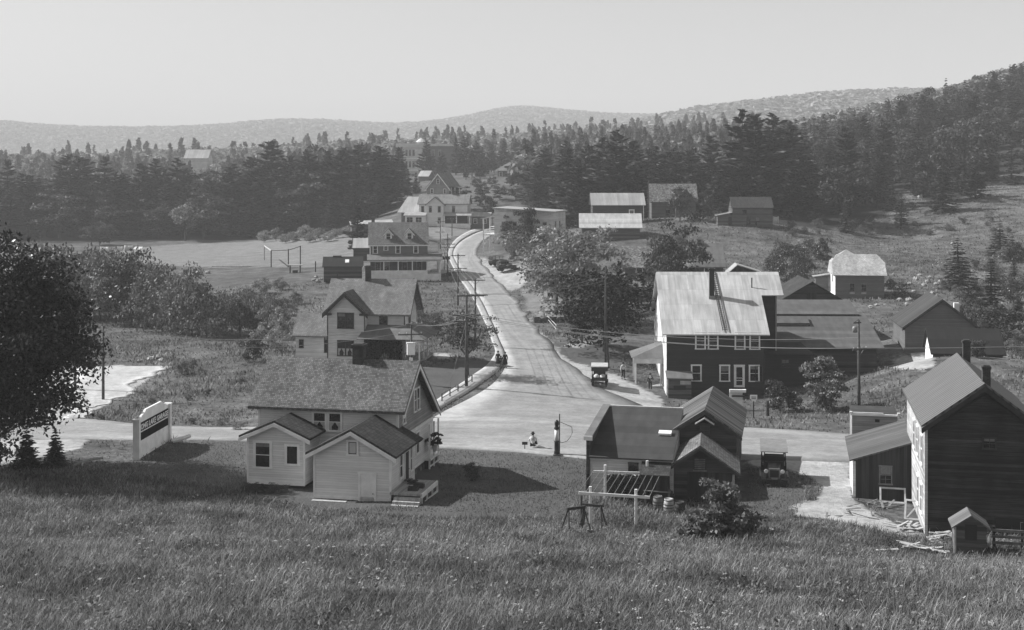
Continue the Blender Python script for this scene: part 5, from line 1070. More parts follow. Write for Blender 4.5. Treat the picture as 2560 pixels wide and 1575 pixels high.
# ------------------------------------------------------------------ street things
g=G(1392,1139); gpm = thing('fuel_pump','tall old hand-cranked fuel pump standing by the roadside kerb','fuel pump',g,0)
MB().box(-.26,.26,-.22,.22,-.1,.12).build('base',STEEL,gpm); MB().lathe([(.2,.12),(.2,.3),(.17,.35),(.17,.95),(.21,1.0),(.21,1.05)],n=14).build('body',BLACK,gpm,True)
MB().lathe([(.15,1.05),(.15,1.85)],n=14).build('glass_cylinder',WHITE,gpm,True); MB().lathe([(.19,1.85),(.19,1.95),(.12,2.05),(.16,2.2),(.15,2.4),(.05,2.5)],n=14).build('globe',BLACK,gpm,True)
MB().tube((.2,.1,.1),(.2,.1,2.9),.035).build('stand_pipe',BLACK,gpm)
MB().path([(.2,.1,2.35),(.7,.05,2.15),(1.05,0,2.0),(1.08,0,1.6),(.95,0,1.3),(.7,0,1.0),(.35,0,.9),(.15,0,1.0)],.02).build('hose',BLACK,gpm)
o=MB().box(-.03,.03,-.03,.03,-.2,.4).box(-.2,.2,-.03,.03,.35,.55).build('marker_post',DKWOOD); o.location=G(1312,1124); tag(o,'small dark marker on a stub post beside the seated person','post')
def sgn(px,py,h,w,hh,label,mat,post=DKWOOD,Yoff=0):
    t=thing('sign',label,'sign',G(px,py),0); MB().box(-.05,.05,-.03,.03,-.3,h-hh*.3).build('post',post,t); MB().ext([(-w/2,h),(w/2,h),(w/2,h-hh*.6),(w*.2,h-hh),(-w*.2,h-hh),(-w/2,h-hh*.6)],'y',-.07,-.03).build('panel',mat,t); return t
s_=sgn(1884,1044,2.0,.62,.55,'white shield-shaped road sign on a dark post',WHITE)
for z in (1.82,1.68): MB().box(-.2,.2,-.075,-.068,z-.03,z+.03).build('marking',BLACK,s_)
sgn(1599-0,1,1,1,1,'x',WHITE) if False else None
o=thing('roadside_stand','white roadside stand with a dark shelf behind the plank-roofed shed','stand',G(1840,1026),rad(-6)); MB().box(-.6,.6,0,.12,.2,1.95).box(-.6,.9,-.3,.12,1.7,1.95).build('panel',WHITE,o); MB().box(-.4,.75,-.35,-.02,1.3,1.42).build('shelf',BLACK,o); MB().box(-.55,-.45,0,.1,-.3,.2).box(.45,.55,0,.1,-.3,.2).build('leg',WOOD,o)
o=MB().tube((0,0,-.3),(0,0,1.35),.16,.13).build('stump_post',DKWOOD); o.location=G(1919,1040); tag(o,'short dark post in front of the dark bush','post')
t=thing('hanging_sign','dark sign board hanging beside the porch end by the sidewalk','sign',G(1112,690),0); MB().box(-.05,.05,-.05,.05,-.3,4.4).build('post',POLEWOOD,t); MB().box(-.9,1.0,-.08,-.05,3.0,3.6).build('panel',BLACK,t)
t=thing('lawn_sign','small dark board on posts on the lawn terrace','sign',G(1376,749),0); MB().box(-.45,.45,-.04,.04,.3,1.1).build('panel',BLACK,t); MB().box(-.35,-.28,-.03,.03,-.2,.3).box(.28,.35,-.03,.03,-.2,.3).build('leg',DKWOOD,t)
t=thing('lamp_sign','small board on a thin post at the lawn corner','sign',G(1340,736),0); MB().box(-.05,.05,-.05,.05,-.3,2.5).build('post',DKWOOD,t); MB().box(-.6,.1,-.06,-.03,2.3,2.6).build('panel',DARKTRIM,t)
t=thing('wooden_steps','sloping timber stair rail on the terrace edge by the road','railing',G(1362,800),0); e=G(1392,832)-G(1362,800)
MB().path([(0,0,.9),(e.x,e.y,e.z+.9)],.05).path([(.15,.1,.4),(e.x,e.y,e.z+.4)],.05).build('rail',PALEWOOD,t); MB().box(-.06,.06,-.06,.06,-.2,1.0).build('post',PALEWOOD,t); MB().box(e.x-.06,e.x+.06,e.y-.06,e.y+.06,e.z-.2,e.z+1.0).build('post',PALEWOOD,t)
o=MB().box(-3.2,3.2,-.25,.25,-.3,.75).build('stone_wall',STONE); o.location=G(1395,806); tag(o,'dark low retaining wall at the terrace end by the stair rail','wall')
o=MB().path([(0,0,0),(2.5,1.2,.9),(5.2,1.8,1.6),(6.5,1.9,1.7)],.22).build('drain_pipe',PALEWOOD); o.location=G(1312,620)+Vector((0,0,.2)); tag(o,'pale plank chute lying down the bank beside the store','chute')
# ball field
t=thing('backstop','timber backstop frame with wings on the ball field','backstop',G(700,668),0)
def rel(px,py): return G(px,py)-t.location
for (px,py,h) in ((678,668,3.6),(721,668,3.8),(661,650,3.3),(751,664,4.2)): p=rel(px,py); MB().box(p.x-.1,p.x+.1,p.y-.1,p.y+.1,p.z-.3,p.z+h).build('post',DKWOOD if h>3.5 else PALEWOOD,t)
a,b,c,d=[rel(*q)+Vector((0,0,h)) for q,h in (((661,650),3.2),((678,668),3.5),((721,668),3.6),((751,664),4.1))]
MB().path([a,b],.14).build('rail',PALEWOOD,t); MB().path([b,c],.08).build('rail',DKWOOD,t); MB().path([c,d],.08).build('rail',DKWOOD,t)
t=thing('shelter','small open shelter with pale flat top by the backstop','shelter',G(738,682),0)
for x in (-1.0,1.0): MB().box(x-.12,x+.12,-.1,.1,-.3,1.5).build('post',DKWOOD,t)
MB().box(-1.5,1.5,-.8,.8,1.5,1.6).build('roof',GREYTRIM,t); MB().box(-.5,.5,-.2,.2,0,.5).build('bench',DKWOOD,t)
o=MB().path([(-9.5,0,.05),(-2,0,.06),(4.5,.6,.06),(8,1,.05)],.13).build('log',PALEWOOD); o.location=G(640,666); tag(o,'long pale log lying at the near edge of the ball field','log')
o=MB().box(-.1,.1,-.1,.1,-.3,2.1).build('fence_post',DKWOOD); o.location=G(789,680); tag(o,'dark post standing left of the dark plank shed','post')
def cloth(px,py,w,h,label,mat=None,group=None):
    n=8; V=[]; Q=[]
    for i in range(n+1):
        for z in (0,1): V.append((-w/2+w*i/n,.08*math.sin(i*1.9+px),.7+h*z-.1*math.sin(i/n*3.14)*z))
    for i in range(n): Q.append((2*i,2*i+2,2*i+3,2*i+1))
    m=MB().add(V,Q).build('laundry',mat or CLOTH_W,None,True); m.location=G(px,py); sol=m.modifiers.new('t','SOLIDIFY'); sol.thickness=.03; return tag(m,label,'laundry',group)
cloth(262,640,2.2,1.7,'white sheet hanging nearest the bushes left of the ball field'); cloth(300,634,1.6,1.2,'white cloth hanging under the forest edge, middle of the line'); cloth(322,634,2.4,1.5,'striped pale cloth hanging at the right end of the line',PALEWOOD)
cloth(1925,568,1.1,1.6,'white sheet on the line beside the weathered plank farmhouse, on the left'); cloth(1940,568,1.1,1.5,'white sheet on the line beside the weathered plank farmhouse, on the right')
t=thing('lumber_rack','low pale lumber rack beside the laundry under the forest edge','rack',G(215,628),0); MB().box(-4.5,1.2,-.3,.3,1.1,1.3).build('boards',PALEWOOD,t); MB().box(-3.5,-3.3,-.2,.2,-.2,1.1).box(.4,.6,-.2,.2,-.2,1.1).build('leg',DKWOOD,t)
t=thing('shelter','small pale canvas awning among the laundry under the forest edge','awning',G(345,636),0); MB().slab((-1,-1,1.4),(1,-1,1.3),(1,1,1.9),(-1,1,1.9),.05).build('canvas',CLOTH_W,t)
for x in (-.9,.9): MB().box(x-.05,x+.05,-.9,-.8,-.2,1.35).build('post',DKWOOD,t)
# boulders and rock piles
def boulder(px,py,r,label,group,seed):
    rr=np.random.default_rng(seed); m=MB(); n,k=9,6; prof=[]
    for i in range(k): a=math.pi*i/(k-1); prof.append((max(.03,r*math.sin(a)),r*.62*(1-math.cos(a))-.25*r))
    m.lathe(prof,n=n); m.v=[(x*(1+.25*rr.standard_normal()*.6),y*(1+.25*rr.standard_normal()*.6),z*(1+.15*rr.standard_normal())) for x,y,z in m.v]
    o=m.build('boulder',ROCK,None,False); o.location=G(px,py); o.rotation_euler=(0,0,seed); return tag(o,label,'boulder',group)
i=0
for px,py,r in ((2250,752,.45),(2272,752,.5),(2268,765,.5),(2300,760,.4),(2178,770,.4),(2253,800,.5),(2262,735,.4),(2240,722,.4),(2305,752,.35),(2258,738,.4),(2320,706,.5),(2330,735,.4),(2190,764,.3),(2290,700,.5),(2310,715,.4),(2275,712,.45),(2340,712,.4),(2300,690,.4),(2325,695,.4),(2350,705,.35),(2265,722,.35),(2285,730,.35)):
    boulder(px,py,r,'pale boulder strewn on the slope between the two right-hand barns','boulders between the right-hand barns',i); i+=1
for px,py,r in ((2505,645,.7),(2488,642,.5),(2425,470,.6),(2300,495,.7),(2330,482,.5),(2440,655,.4),(2380,610,.35)): boulder(px,py,r,'pale boulder lying on the high right pasture','boulders on the high pasture',i); i+=1
for px,py,r in ((440,688,.6),(455,692,.6),(472,690,.5),(490,685,.7),(505,690,.5),(520,684,.6),(480,694,.5),(462,685,.4)): boulder(px,py,r,'pale rock in the pile at the edge of the ball field','rocks by the ball field',i); i+=1
for px,py,r in ((785,702,.45),(795,706,.5),(803,700,.4),(790,695,.4)): boulder(px,py,r,'pale rock in the heap before the dark plank shed','rocks before the dark shed',i); i+=1
for px,py,r in ((375,900,.4),(390,897,.5),(350,905,.35),(405,905,.4)): boulder(px,py,r,'pale stone at the top edge of the sand cut','stones above the sand cut',i); i+=1
o=MB().path([(0,0,0),(1.1,.2,.35),(1.8,.3,.4)],.09).path([(.5,.1,.15),(.6,-.3,-.05)],.06).build('dead_branch',PALEWOOD); o.location=G(186,1166)+Vector((0,0,.1)); tag(o,'pale dead branch lying in the grass right of the young spruces','branch')
o=MB().path([(-.5,-.1,0),(.2,.1,.15),(.6,.5,.25)],.16).build('culvert_end',WHITE); o.location=G(450,1108)+Vector((0,0,.2)); tag(o,'white curved pipe end at the road edge right of the tall sign board','pipe')
# ------------------------------------------------------------------ foliage meshes
def unit(v): return v/np.maximum(np.linalg.norm(v,axis=-1,keepdims=True),1e-9)
def diamonds(C, A, B):
    n=len(C); V=np.stack([C-A,C+B,C+A,C-B],1).reshape(-1,3); return V, np.arange(4*n).reshape(n,4)
def leaves_at(rng, C, N, size, asp=.55, flat=.6):
    """leaf diamonds at C whose normals lean towards N"""
    n=len(C); nn=unit(N*flat+rng.standard_normal((n,3))*.7); t=unit(np.cross(nn,rng.standard_normal((n,3)))); b=np.cross(nn,t)
    s=size*rng.uniform(.6,1.35,(n,1)); return diamonds(C,t*s,b*s*asp)
def pine_crown(rng, h, r, base=.15, whorls=15, per=6, fine=1.0, spiky=.5):
    """layered plates of needle sprays on drooping-then-rising boughs"""
    Cs,As,Bs=[],[],[]
    for i in range(whorls):
        f=(i+.5+rng.uniform(-.3,.3))/whorls; z=h*(base+(1-base)*f); R=r*(1-f)**.8*rng.uniform(.7,1.2)+.05*r
        if f<.25: R*=.75+f
        n=per if f<.85 else 4; a0=rng.uniform(0,6.28)
        for j in range(n):
            a=a0+6.283*j/n+rng.uniform(-.35,.35); L=R*rng.uniform(.65,1.15); k=max(3,int(L*3.2*fine)); d=np.array([math.cos(a),math.sin(a),0]); sd=np.array([-d[1],d[0],0]); rise=rng.uniform(-.15,.3)+.45*f*f; z=h*(base+(1-base)*(f+rng.uniform(-.5,.5)/whorls))
            q=int(k*7*fine)+4; t=rng.uniform(.15,1,q)**.8; w=(.16+.3*(1-t))*L*.6
            P=d[None]*(t*L)[:,None]+sd[None]*(rng.uniform(-1,1,q)*w)[:,None]; P[:,2]+=z+rise*L*t**2-.06*L*t+rng.standard_normal(q)*.05*L
            A=unit(d[None]*1.0+sd[None]*rng.uniform(-.7,.7,(q,1))+np.array([0,0,1])*rng.uniform(-.1,.45,(q,1)))
            B=unit(np.cross(A,np.array([0,0,1.])[None]+rng.standard_normal((q,3))*.5)); s=(.34/fine**.5)*rng.uniform(.6,1.3,(q,1))*min(1.3,.6+L*.18)
            Cs.append(P);As.append(A*s*1.25);Bs.append(B*s*.42)
    q=int(10*fine)+4; P=np.stack([rng.standard_normal(q)*.12,rng.standard_normal(q)*.12,h*(1-rng.uniform(0,.07,q))],1); A=unit(np.array([0,0,1.])+rng.standard_normal((q,3))*.35); B=unit(np.cross(A,rng.standard_normal((q,3)))); Cs.append(P);As.append(A*.4);Bs.append(B*.12)
    return diamonds(np.concatenate(Cs),np.concatenate(As),np.concatenate(Bs))
def spruce_crown(rng, h, r, base=.04, fine=1.0):
    Cs,As,Bs=[],[],[]; wh=int(h*1.9)+6
    for i in range(wh):
        f=(i+rng.uniform(0,.8))/wh; z=h*(base+(1-base)*f); R=r*(1-f)**.9*rng.uniform(.8,1.15)+.08; n=max(5,int(9*(1-f)+4)); a0=rng.uniform(0,6.28)
        for j in range(n):
            a=a0+6.283*j/n+rng.uniform(-.3,.3); L=R*rng.uniform(.7,1.15); d=np.array([math.cos(a),math.sin(a),0]); sd=np.array([-d[1],d[0],0]); q=max(4,int((4+L*6)*fine)); t=rng.uniform(.1,1,q)
            P=d[None]*(t*L)[:,None]+sd[None]*(rng.uniform(-1,1,q)*.3*L*(1.1-t))[:,None]; P[:,2]+=z-.3*L*t+.12*L*t**3+rng.standard_normal(q)*.04
            A=unit(d[None]+sd[None]*rng.uniform(-.8,.8,(q,1))+np.array([0,0,-.15])); B=unit(np.cross(A,np.array([0,0,1.])[None]+rng.standard_normal((q,3))*.6)); s=.2*rng.uniform(.6,1.3,(q,1))*min(1.4,.6+.3*L+.03*h)
            Cs.append(P);As.append(A*s*1.3);Bs.append(B*s*.5)
    return diamonds(np.concatenate(Cs),np.concatenate(As),np.concatenate(Bs))
def leafy_crown(rng, h, r, z0=.2, nb=34, nl=70, size=.3, irregular=.3):
    """clumps of leaves around limbs' ends; gaps between clumps stay open"""
    zc=h*(z0+(1-z0)*.5); rz=h*(1-z0)*.5; u=unit(rng.standard_normal((nb,3))); rad_=rng.uniform(.35,1,nb)**.6
    Bc=u*rad_[:,None]*np.array([r,r,rz])*(1+irregular*rng.uniform(-.5,.5,(nb,1))); Bc[:,2]+=zc; Bc[:,2]=np.maximum(Bc[:,2],h*z0*.6)
    br=r*rng.uniform(.2,.42,nb); V=[];N=[]
    for c,b in zip(Bc,br):
        n=int(nl*(b/(.3*r))**2)+6; d=unit(rng.standard_normal((n,3))); d[:,2]=np.where(d[:,2]<-.3,-d[:,2]*.6,d[:,2]); rr=b*rng.uniform(.55,1.1,(n,1)); V.append(c+d*rr*np.array([1.15,1.15,.8])); N.append(d)
    C=np.concatenate(V); N=np.concatenate(N)+np.array([0,0,.5]); V,Q=leaves_at(rng,C,N,size); return V,Q,Bc
def trunk_mesh(name, h, r, limbs=None, mat=None, ht=.9):
    m=MB(); pts=[(0,0,-.6),(0.03*r,0,h*.25),(-.15*r,.1*r,h*.6),(0,0,h*ht)]; m.path(pts,[r*1.25,r,r*.7,r*.12],8)
    for p in (limbs if limbs is not None else []):
        z=max(h*.16,min(p[2]*.62,h*.7)); m.path([(0,0,z),(p[0]*.5,p[1]*.5,z+(p[2]-z)*.55),tuple(p)],[r*.42,r*.25,r*.07],5)
    return m.mesh(name, mat or BARK)
def proto_tree(kind, rng, h, r, **k):
    """returns (crown mesh, trunk mesh)"""
    if kind=='pine': V,Q=pine_crown(rng,h,r,**k); return np_mesh('crown',V,Q,LEAF_PINE), trunk_mesh('trunk',h,.012*h+.06)
    if kind=='spruce': V,Q=spruce_crown(rng,h,r,**k); return np_mesh('crown',V,Q,LEAF_SPR), trunk_mesh('trunk',h,.011*h+.03)
    mat=k.pop('mat',LEAF_DEC); V,Q,B=leafy_crown(rng,h,r,**k); return np_mesh('crown',V,Q,mat), trunk_mesh('trunk',h*.8,.014*h+.05,B[:8])
PROTO={}
rg=np.random.default_rng(5)
PROTO['pine']=[proto_tree('pine',rg,10,r,whorls=w+6,per=p,base=b) for r,w,p,b in ((2.9,13,6,.08),(3.3,12,6,.12),(2.5,14,5,.05),(3.0,11,7,.1),(2.6,13,6,.15),(3.5,12,6,.06))]
PROTO['spruce']=[proto_tree('spruce',rg,10,r,fine=.8) for r in (2.0,2.4,1.7,2.2)]
PROTO['leaf']=[proto_tree('leaf',rg,10,r,z0=z,nb=nb,nl=90,size=.25,irregular=.65) for r,z,nb in ((3.6,.12,36),(3.2,.18,32),(4.2,.1,40),(3.0,.15,30))]
PROTO['leafbig']=[proto_tree('leaf',rg,10,r,z0=z,nb=nb,nl=120,size=.19,irregular=.8) for r,z,nb in ((4.4,.1,46),(3.9,.14,44))]
PROTO['palebush']=[proto_tree('leaf',rg,10,r,z0=.0,nb=26,nl=60,size=.5,mat=LEAF_PALE) for r in (7,6,8)]
PROTO['bush']=[proto_tree('leaf',rg,10,r,z0=.0,nb=34,nl=70,size=.38,irregular=.7,mat=LEAF_MID) for r in (6,7.5,5.5,8)]
def plant(kind, base, h, label, group=None, wide=1.0, rng=rg, name=None, cat='tree', i=None):
    P=PROTO[kind]; c,t=P[int(rng.integers(len(P))) if i is None else i]; s=h/10.
    nm=name or {'pine':'pine_tree','spruce':'spruce_tree','leaf':'leafy_tree','leafbig':'leafy_tree','bush':'bush','palebush':'bush'}[kind]
    o=thing(nm,label,cat,base,float(rng.uniform(0,6.28)),group); o.scale=(s*wide*float(rng.uniform(.9,1.1)),s*wide*float(rng.uniform(.9,1.1)),s)
    link(bpy.data.objects.new('crown',c),o); link(bpy.data.objects.new('trunk' if cat=='tree' else 'stem',t),o); return o
def prof(tab, px):
    xs,ys=zip(*tab); return float(np.interp(px,xs,ys))
def wpt(px,Y): X=(px-CX)*Y/F; return Vector((X,Y,gz(X,Y)))
def htop(b,py): return H-(py-HY)*b.y/F-b.z

# ---- left forest wall
TOPL=[(-60,420),(-20,418),(40,402),(110,430),(150,415),(190,388),(235,400),(270,402),(310,425),(340,415),(400,425),(440,415),(480,418),(530,400),(560,412),(600,385),(640,378),(690,372),(745,362),(800,375),(850,357),(890,370),(930,355),(975,372),(1010,385)]
BASEL=[(-80,394),(300,392),(620,390),(720,394),(800,390),(860,384),(900,372),(945,376),(1010,440)]
for row in range(4):
    x=-230+row*9
    while x<1005:
        px=x+float(rg.uniform(-9,9)); Y=prof(BASEL,px)+3+row*10+float(rg.uniform(-3,3)); b=wpt(px,Y); tp=prof(TOPL,px)
        k=(.6,.84,1.0,1.0)[row]*float(rg.uniform(.74,1.1)); h=min(htop(b,tp)*k+ (0 if row<3 else 1.5), 30)
        kind='pine' if rg.uniform()<(.8 if row else .6) else ('spruce' if rg.uniform()<.4 else 'leaf')
        if px>935: h*=.92
        plant(kind,b,max(h,4),{'pine':'tall dark pine in the forest wall behind the ball field','spruce':'narrow dark spruce in the forest wall behind the ball field','leaf':'leafy tree among the pines behind the ball field'}[kind],'forest wall behind the ball field',1.45 if kind!='spruce' else 1.2)
        x+=(62,57,52,46)[row]
plant('leaf',wpt(463,386),10.5,'pale broad leafy tree standing out against the dark forest wall',None,1.0,i=0).children[0].data=np_mesh('crown',*leafy_crown(rg,10,3.6,z0=.2,nb=34,nl=60,size=.32)[:2],LEAF_PALE)
plant('leaf',wpt(250,375),6.6,'pale round leafy tree behind the laundry',None,1.35,i=2)
# ---- trees around the far block and up the road
for px,py,Y in ((965,372,520),(1003,368,545),(1066,352,560),(1030,372,640),(1105,380,560),(1140,346,555),(1160,343,548),(1190,352,545),(1205,368,530),(1180,372,520),(1228,362,560),(1260,352,600),(1290,348,590),(1310,352,560),(985,400,480),(1010,425,470),(1040,432,450),(1020,445,440),(1200,395,500),(1165,405,500),(1215,398,520),(1235,385,540),(945,385,470),(920,372,480)):
    b=wpt(px,Y); plant('pine',b,max(6,htop(b,py)),'hazy pine around the big flat-roofed block','pines around the big block',1.05)
for px,py,Y,hw in ((1200,465,372,1.2),(1160,470,368,1.1),(1205,455,385,1.2),(1250,462,380,1.3),(1290,468,380,1.2),(1320,475,370,1.2),(1230,440,430,1.2),(1275,448,440,1.2),(1310,450,430,1.1),(1190,445,440,1.1),(1340,462,400,1.),(1218,482,350,1.)):
    b=wpt(px,Y); plant('leaf',b,max(4,htop(b,py)),'rounded leafy tree on the rise beside the farther road','leafy trees on the rise',hw)
# ---- pines behind the right-hand houses
TOPC=[(1280,350),(1330,345),(1360,350),(1400,343),(1450,348),(1490,352),(1540,334),(1570,350),(1600,330),(1630,340),(1660,326),(1690,338),(1725,348),(1760,352),(1800,345),(1830,330),(1858,284),(1885,292),(1905,300),(1945,294),(2000,312)]
BASEC=[(1280,470),(1320,400),(1370,345),(1420,322),(1480,300),(1560,300),(1640,300),(1750,296),(1850,282),(2000,282)]
for row in range(4):
    x=1290+row*11
    while x<1990:
        px=x+float(rg.uniform(-11,11)); Y=prof(BASEC,px)+4+row*13+float(rg.uniform(-4,4)); b=wpt(px,Y)
        h=htop(b,prof(TOPC,px))*(.55,.76,.96,1.0)[row]*float(rg.uniform(.76,1.08)); h=max(4,min(h,27))
        plant('pine' if rg.uniform()<.86 else 'spruce',b,h,'dark pine in the wood behind the right-hand hillside houses','wood behind the right-hand houses',1.4)
        x+=(62,57,52,46)[row]
for px,py,Y,l in ((1856,278,300,'tallest dark pine, a double-topped one at the hill foot'),(1888,290,296,'tall dark pine right of the double-topped one'),(1540,330,305,'tall dark pine above the dark cottage roof'),(1420,372,315,'broad pine above the bright metal-roofed barn'),(1445,400,300,'drooping pale-edged pine left of the dark cottage')):
    b=wpt(px,Y); plant('pine',b,min(htop(b,py),30),l,None,1.25)
# ---- right hill
SKY=[(1900,300),(1945,298),(1990,300),(2020,290),(2055,275),(2100,285),(2150,272),(2185,282),(2215,245),(2240,235),(2265,246),(2300,226),(2345,205),(2375,212),(2400,196),(2440,205),(2475,178),(2510,165),(2560,158),(2620,150),(2700,140)]
FRONT=[(1880,276),(1960,272),(2050,270),(2150,274),(2235,274),(2290,290),(2340,286),(2420,292),(2470,306),(2540,320),(2700,330)]
Yr=271.; row=0
while Yr<500:
    sp=9.6+.012*(Yr-270); X=(1880-CX)*Yr/F
    while X<(2660-CX)*Yr/F:
        x=X+float(rg.uniform(-2.6,2.6)); Y=Yr+float(rg.uniform(-3.5,3.5)); px=CX+x*F/Y; b=Vector((x,Y,gz(x,Y)))
        if Y>prof(FRONT,px) and True:
            hm=htop(b,prof(SKY,px)); deep=(Y-prof(FRONT,px))
            kind='spruce' if rg.uniform()<(.74 if deep<60 else .5) else ('pine' if rg.uniform()<.5 else 'leaf')
            h=float(rg.uniform(7,14) if deep<25 else rg.uniform(10,18)); h=min(h,hm*1.0)
            if h>3: plant(kind,b,h,{'spruce':'dark spruce on the wooded hill at right','pine':'ragged pine on the wooded hill at right','leaf':'leafy tree on the wooded hill at right'}[kind],'trees on the wooded hill at right',{'spruce':1.15,'pine':1.15,'leaf':1.2}[kind])
        X+=sp
    Yr+=10.5; row+=1
for px,py in ((1990,298),(2010,292),(2215,243),(2245,238),(2262,240),(2365,195),(2412,200),(2432,190),(2500,178),(2525,160),(2060,282),(1850+84,300)):
    Y=470 if px>2200 else 420; b=wpt(px,Y); plant('spruce',b,max(5,htop(b,py)),'dark spruce tip on the hill skyline','spruces on the hill skyline',.8)
# ---- single trees on the pasture and around the houses
for px,pb,pt,l in ((2394,722,598,'slender dark spruce on the pasture above the grey gable barn'),(2500,640,552,'thick dark spruce at the right edge of the pasture'),(2530,650,585,'dark spruce touching the right frame edge, just right of the thick one'),(2478,775,648,'dark spruce behind the grey gable barn'),(2535,690,640,'small dark spruce below the right-edge pair'),(2440,740,690,'low spruce right of the grey gable barn ridge'),(2545,800,735,'bushy spruce at the right frame edge beside the black roof')):
    b=G(px,pb); plant('spruce',b,htop(b,pt)*1.03,l,None,1.75)
for px,pb,pt,w,l in ((2495,850,760,1.5,'dark leafy tree behind the black-roofed low shed'),(2420,800,720,1.3,'leafy bush-like tree right of the grey gable barn roof')):
    b=G(px,pb); plant('leaf',b,htop(b,pt),l,None,w)
def ptree(px,Y,pt,wide,kind,label,mat=None,i=None):
    b=wpt(px,Y); o=plant(kind,b,htop(b,pt),label,None,wide,i=i)
    if mat:
        c=o.children[0]; c.data=c.data.copy(); c.data.materials[0]=mat
    return o
ptree(1420,176,558,1.1,'leafbig','large pale leafy tree by the road in front of the bright metal-roofed barn',LEAF_PALE,0)
ptree(1392,188,590,1.0,'leafbig','pale leafy tree just left of the large one by the road',LEAF_PALE,1)
ptree(1512,151,668,1.4,'leafbig','dark dense maple left of the metal-roofed building',LEAF_MAPLE,0)
ptree(1455,156,740,1.0,'leafbig','lower dark maple nearest the dark double pole',LEAF_MAPLE,1)
ptree(1548,176,655,.9,'pine','dark drooping pine between the maple and the two-part house')
ptree(1695,182,560,.75,'leafbig','tall leafy tree in front of the two-part grey house',None,1)
ptree(1660,190,585,.6,'leafbig','smaller leafy tree left of the tall one before the two-part house',None,0)
ptree(1700,272,462,.75,'leafbig','dark round tree before the patchy-roofed house',LEAF_DK,0); ptree(1770,268,482,.6,'leafbig','dark tree right of the round one before the patchy-roofed house',LEAF_DK,1)
ptree(1322,262,505,.55,'leaf','slim pale tree in front of the flat-roofed store'); ptree(1270,264,545,.9,'leaf','bushy tree on the bank below the store, on the left'); ptree(1300,259,562,1.1,'leaf','bushy tree on the bank below the store, in the middle'); ptree(1350,256,565,1.0,'leaf','bushy tree on the bank below the store, on the right'); ptree(1250,270,580,1.0,'leaf','low bushy tree at the foot of the bank by the road')
b=wpt(1168,134.5); V,Q,B=leafy_crown(np.random.default_rng(9),6.2,2.9,z0=.34,nb=44,nl=44,size=.14,irregular=.6)
t=thing('leafy_tree','thin drooping tree with bent trunk beside the sidewalk rail pole','tree',b,0); link(bpy.data.objects.new('crown',np_mesh('crown',V,Q,LEAF_DEC)),t); link(bpy.data.objects.new('trunk',trunk_mesh('trunk',5,.17,B[:14])),t)
ptree(893,292,502,1.0,'pine','dark pine with bare lower trunk in front of the roadside shed',None,4); ptree(935,355,545,1.0,'pine','dark pine standing above the roadside shed',None,1); ptree(900,340,500,1.1,'pine','dark spreading pine behind the roadside shed')
# big foreground tree, saplings
b=wpt(-14,84); V,Q,B=leafy_crown(np.random.default_rng(3),13.4,5.2,z0=.13,nb=300,nl=210,size=.15,irregular=.5)
big=thing('maple_tree','big dark maple cut by the left edge of the picture','tree',b,0); link(bpy.data.objects.new('crown',np_mesh('crown',V,Q,LEAF_DK)),big); link(bpy.data.objects.new('trunk',trunk_mesh('trunk',10,.26,B[:24])),big)
PROTO['sapling']=[proto_tree('spruce',np.random.default_rng(s),10,3.6,fine=2.2) for s in (1,2)]
for px,pb,pt,l,i_ in ((66,1172,1062,'young spruce under the big dark maple, on the left',0),(138,1168,1068,'young spruce right of its twin under the big dark maple',1)):
    b=G(px,pb); plant('sapling',b,htop(b,pt),l,None,.95,name='young_spruce',i=i_)
# ---- bushes
def bushat(px,pb,pt,wide,label,kind='bush',group=None,mat=None):
    b=G(px,pb); h=max(.5,htop(b,pt)); o=plant(kind,b,h,label,group,wide,cat='bush',name='bush')
    if mat: c=o.children[0]; c.data=c.data.copy(); c.data.materials[0]=mat
    return o
b=G(1815,1338); 
for px,pb,h,r,sd,l in ((1808,1335,2.8,1.05,1,'tall lilac bush before the small shingled shed door'),(1850,1338,1.3,1.0,2,'low dense bush at the right foot of the tall lilac'),(1760,1345,1.2,1.0,3,'low bush at the left foot of the tall lilac')):
    V,Q,B=leafy_crown(np.random.default_rng(sd),h,r,z0=.02,nb=60,nl=34,size=.13,irregular=1.1); o=thing('bush',l,'bush',G(px,pb),0); link(bpy.data.objects.new('crown',np_mesh('crown',V,Q,LEAF_MID)),o); link(bpy.data.objects.new('stem',trunk_mesh('stem',h*.7,.03,B[:9])),o)
for px,pb,pt,w,l,mt in ((1950,1028,958,.85,'dark rounded bush behind the plank-roofed shed',LEAF_DK),(1985,1030,985,.8,'low dark bush between the rounded bush and the tall shrub',LEAF_DK),(633,905,850,.8,'small dark apple bush leaning in the meadow left of the white gabled house',LEAF_DK)):
    bushat(px,pb,pt,w,l,'bush',None,mt)
b=wpt(1120,150)
for px,pb,pt,w in ((1065,840,778,.6),(1095,835,790,.7),(1130,860,795,.6),(1045,800,765,.6),(1155,845,800,.5)): bushat(px,pb,pt,w,'leafy bush on the bank right of the white gabled house','bush','bushes right of the gabled house')
for i in range(7):
    x=620+i*20 if i<5 else 1000+i*4; o=bushat(x+float(rg.uniform(-4,4)),1232,1214 if i<5 else 1200,1.0,'low flower-bed plant along the cottage rear wing wall','bush','plants along the cottage wall',LEAF_DK); 
bushat(1180,1200,1160,.6,'small shrub in the cottage shadow on the lawn','bush',None,LEAF_DK)
g=thing('potted_fern','potted fern on the cottage veranda corner','plant',fr_c.at(-.35,10.9,.85),0); V,Q,B=leafy_crown(np.random.default_rng(4),.8,.55,z0=.1,nb=16,nl=30,size=.1); link(bpy.data.objects.new('fronds',np_mesh('fronds',V,Q,LEAF_DK)),g); g.children[0].location=(0,0,.1); MB().lathe([(.12,-.25),(.18,.15),(.16,.15)],n=12).build('pot',PALEWOOD,g)
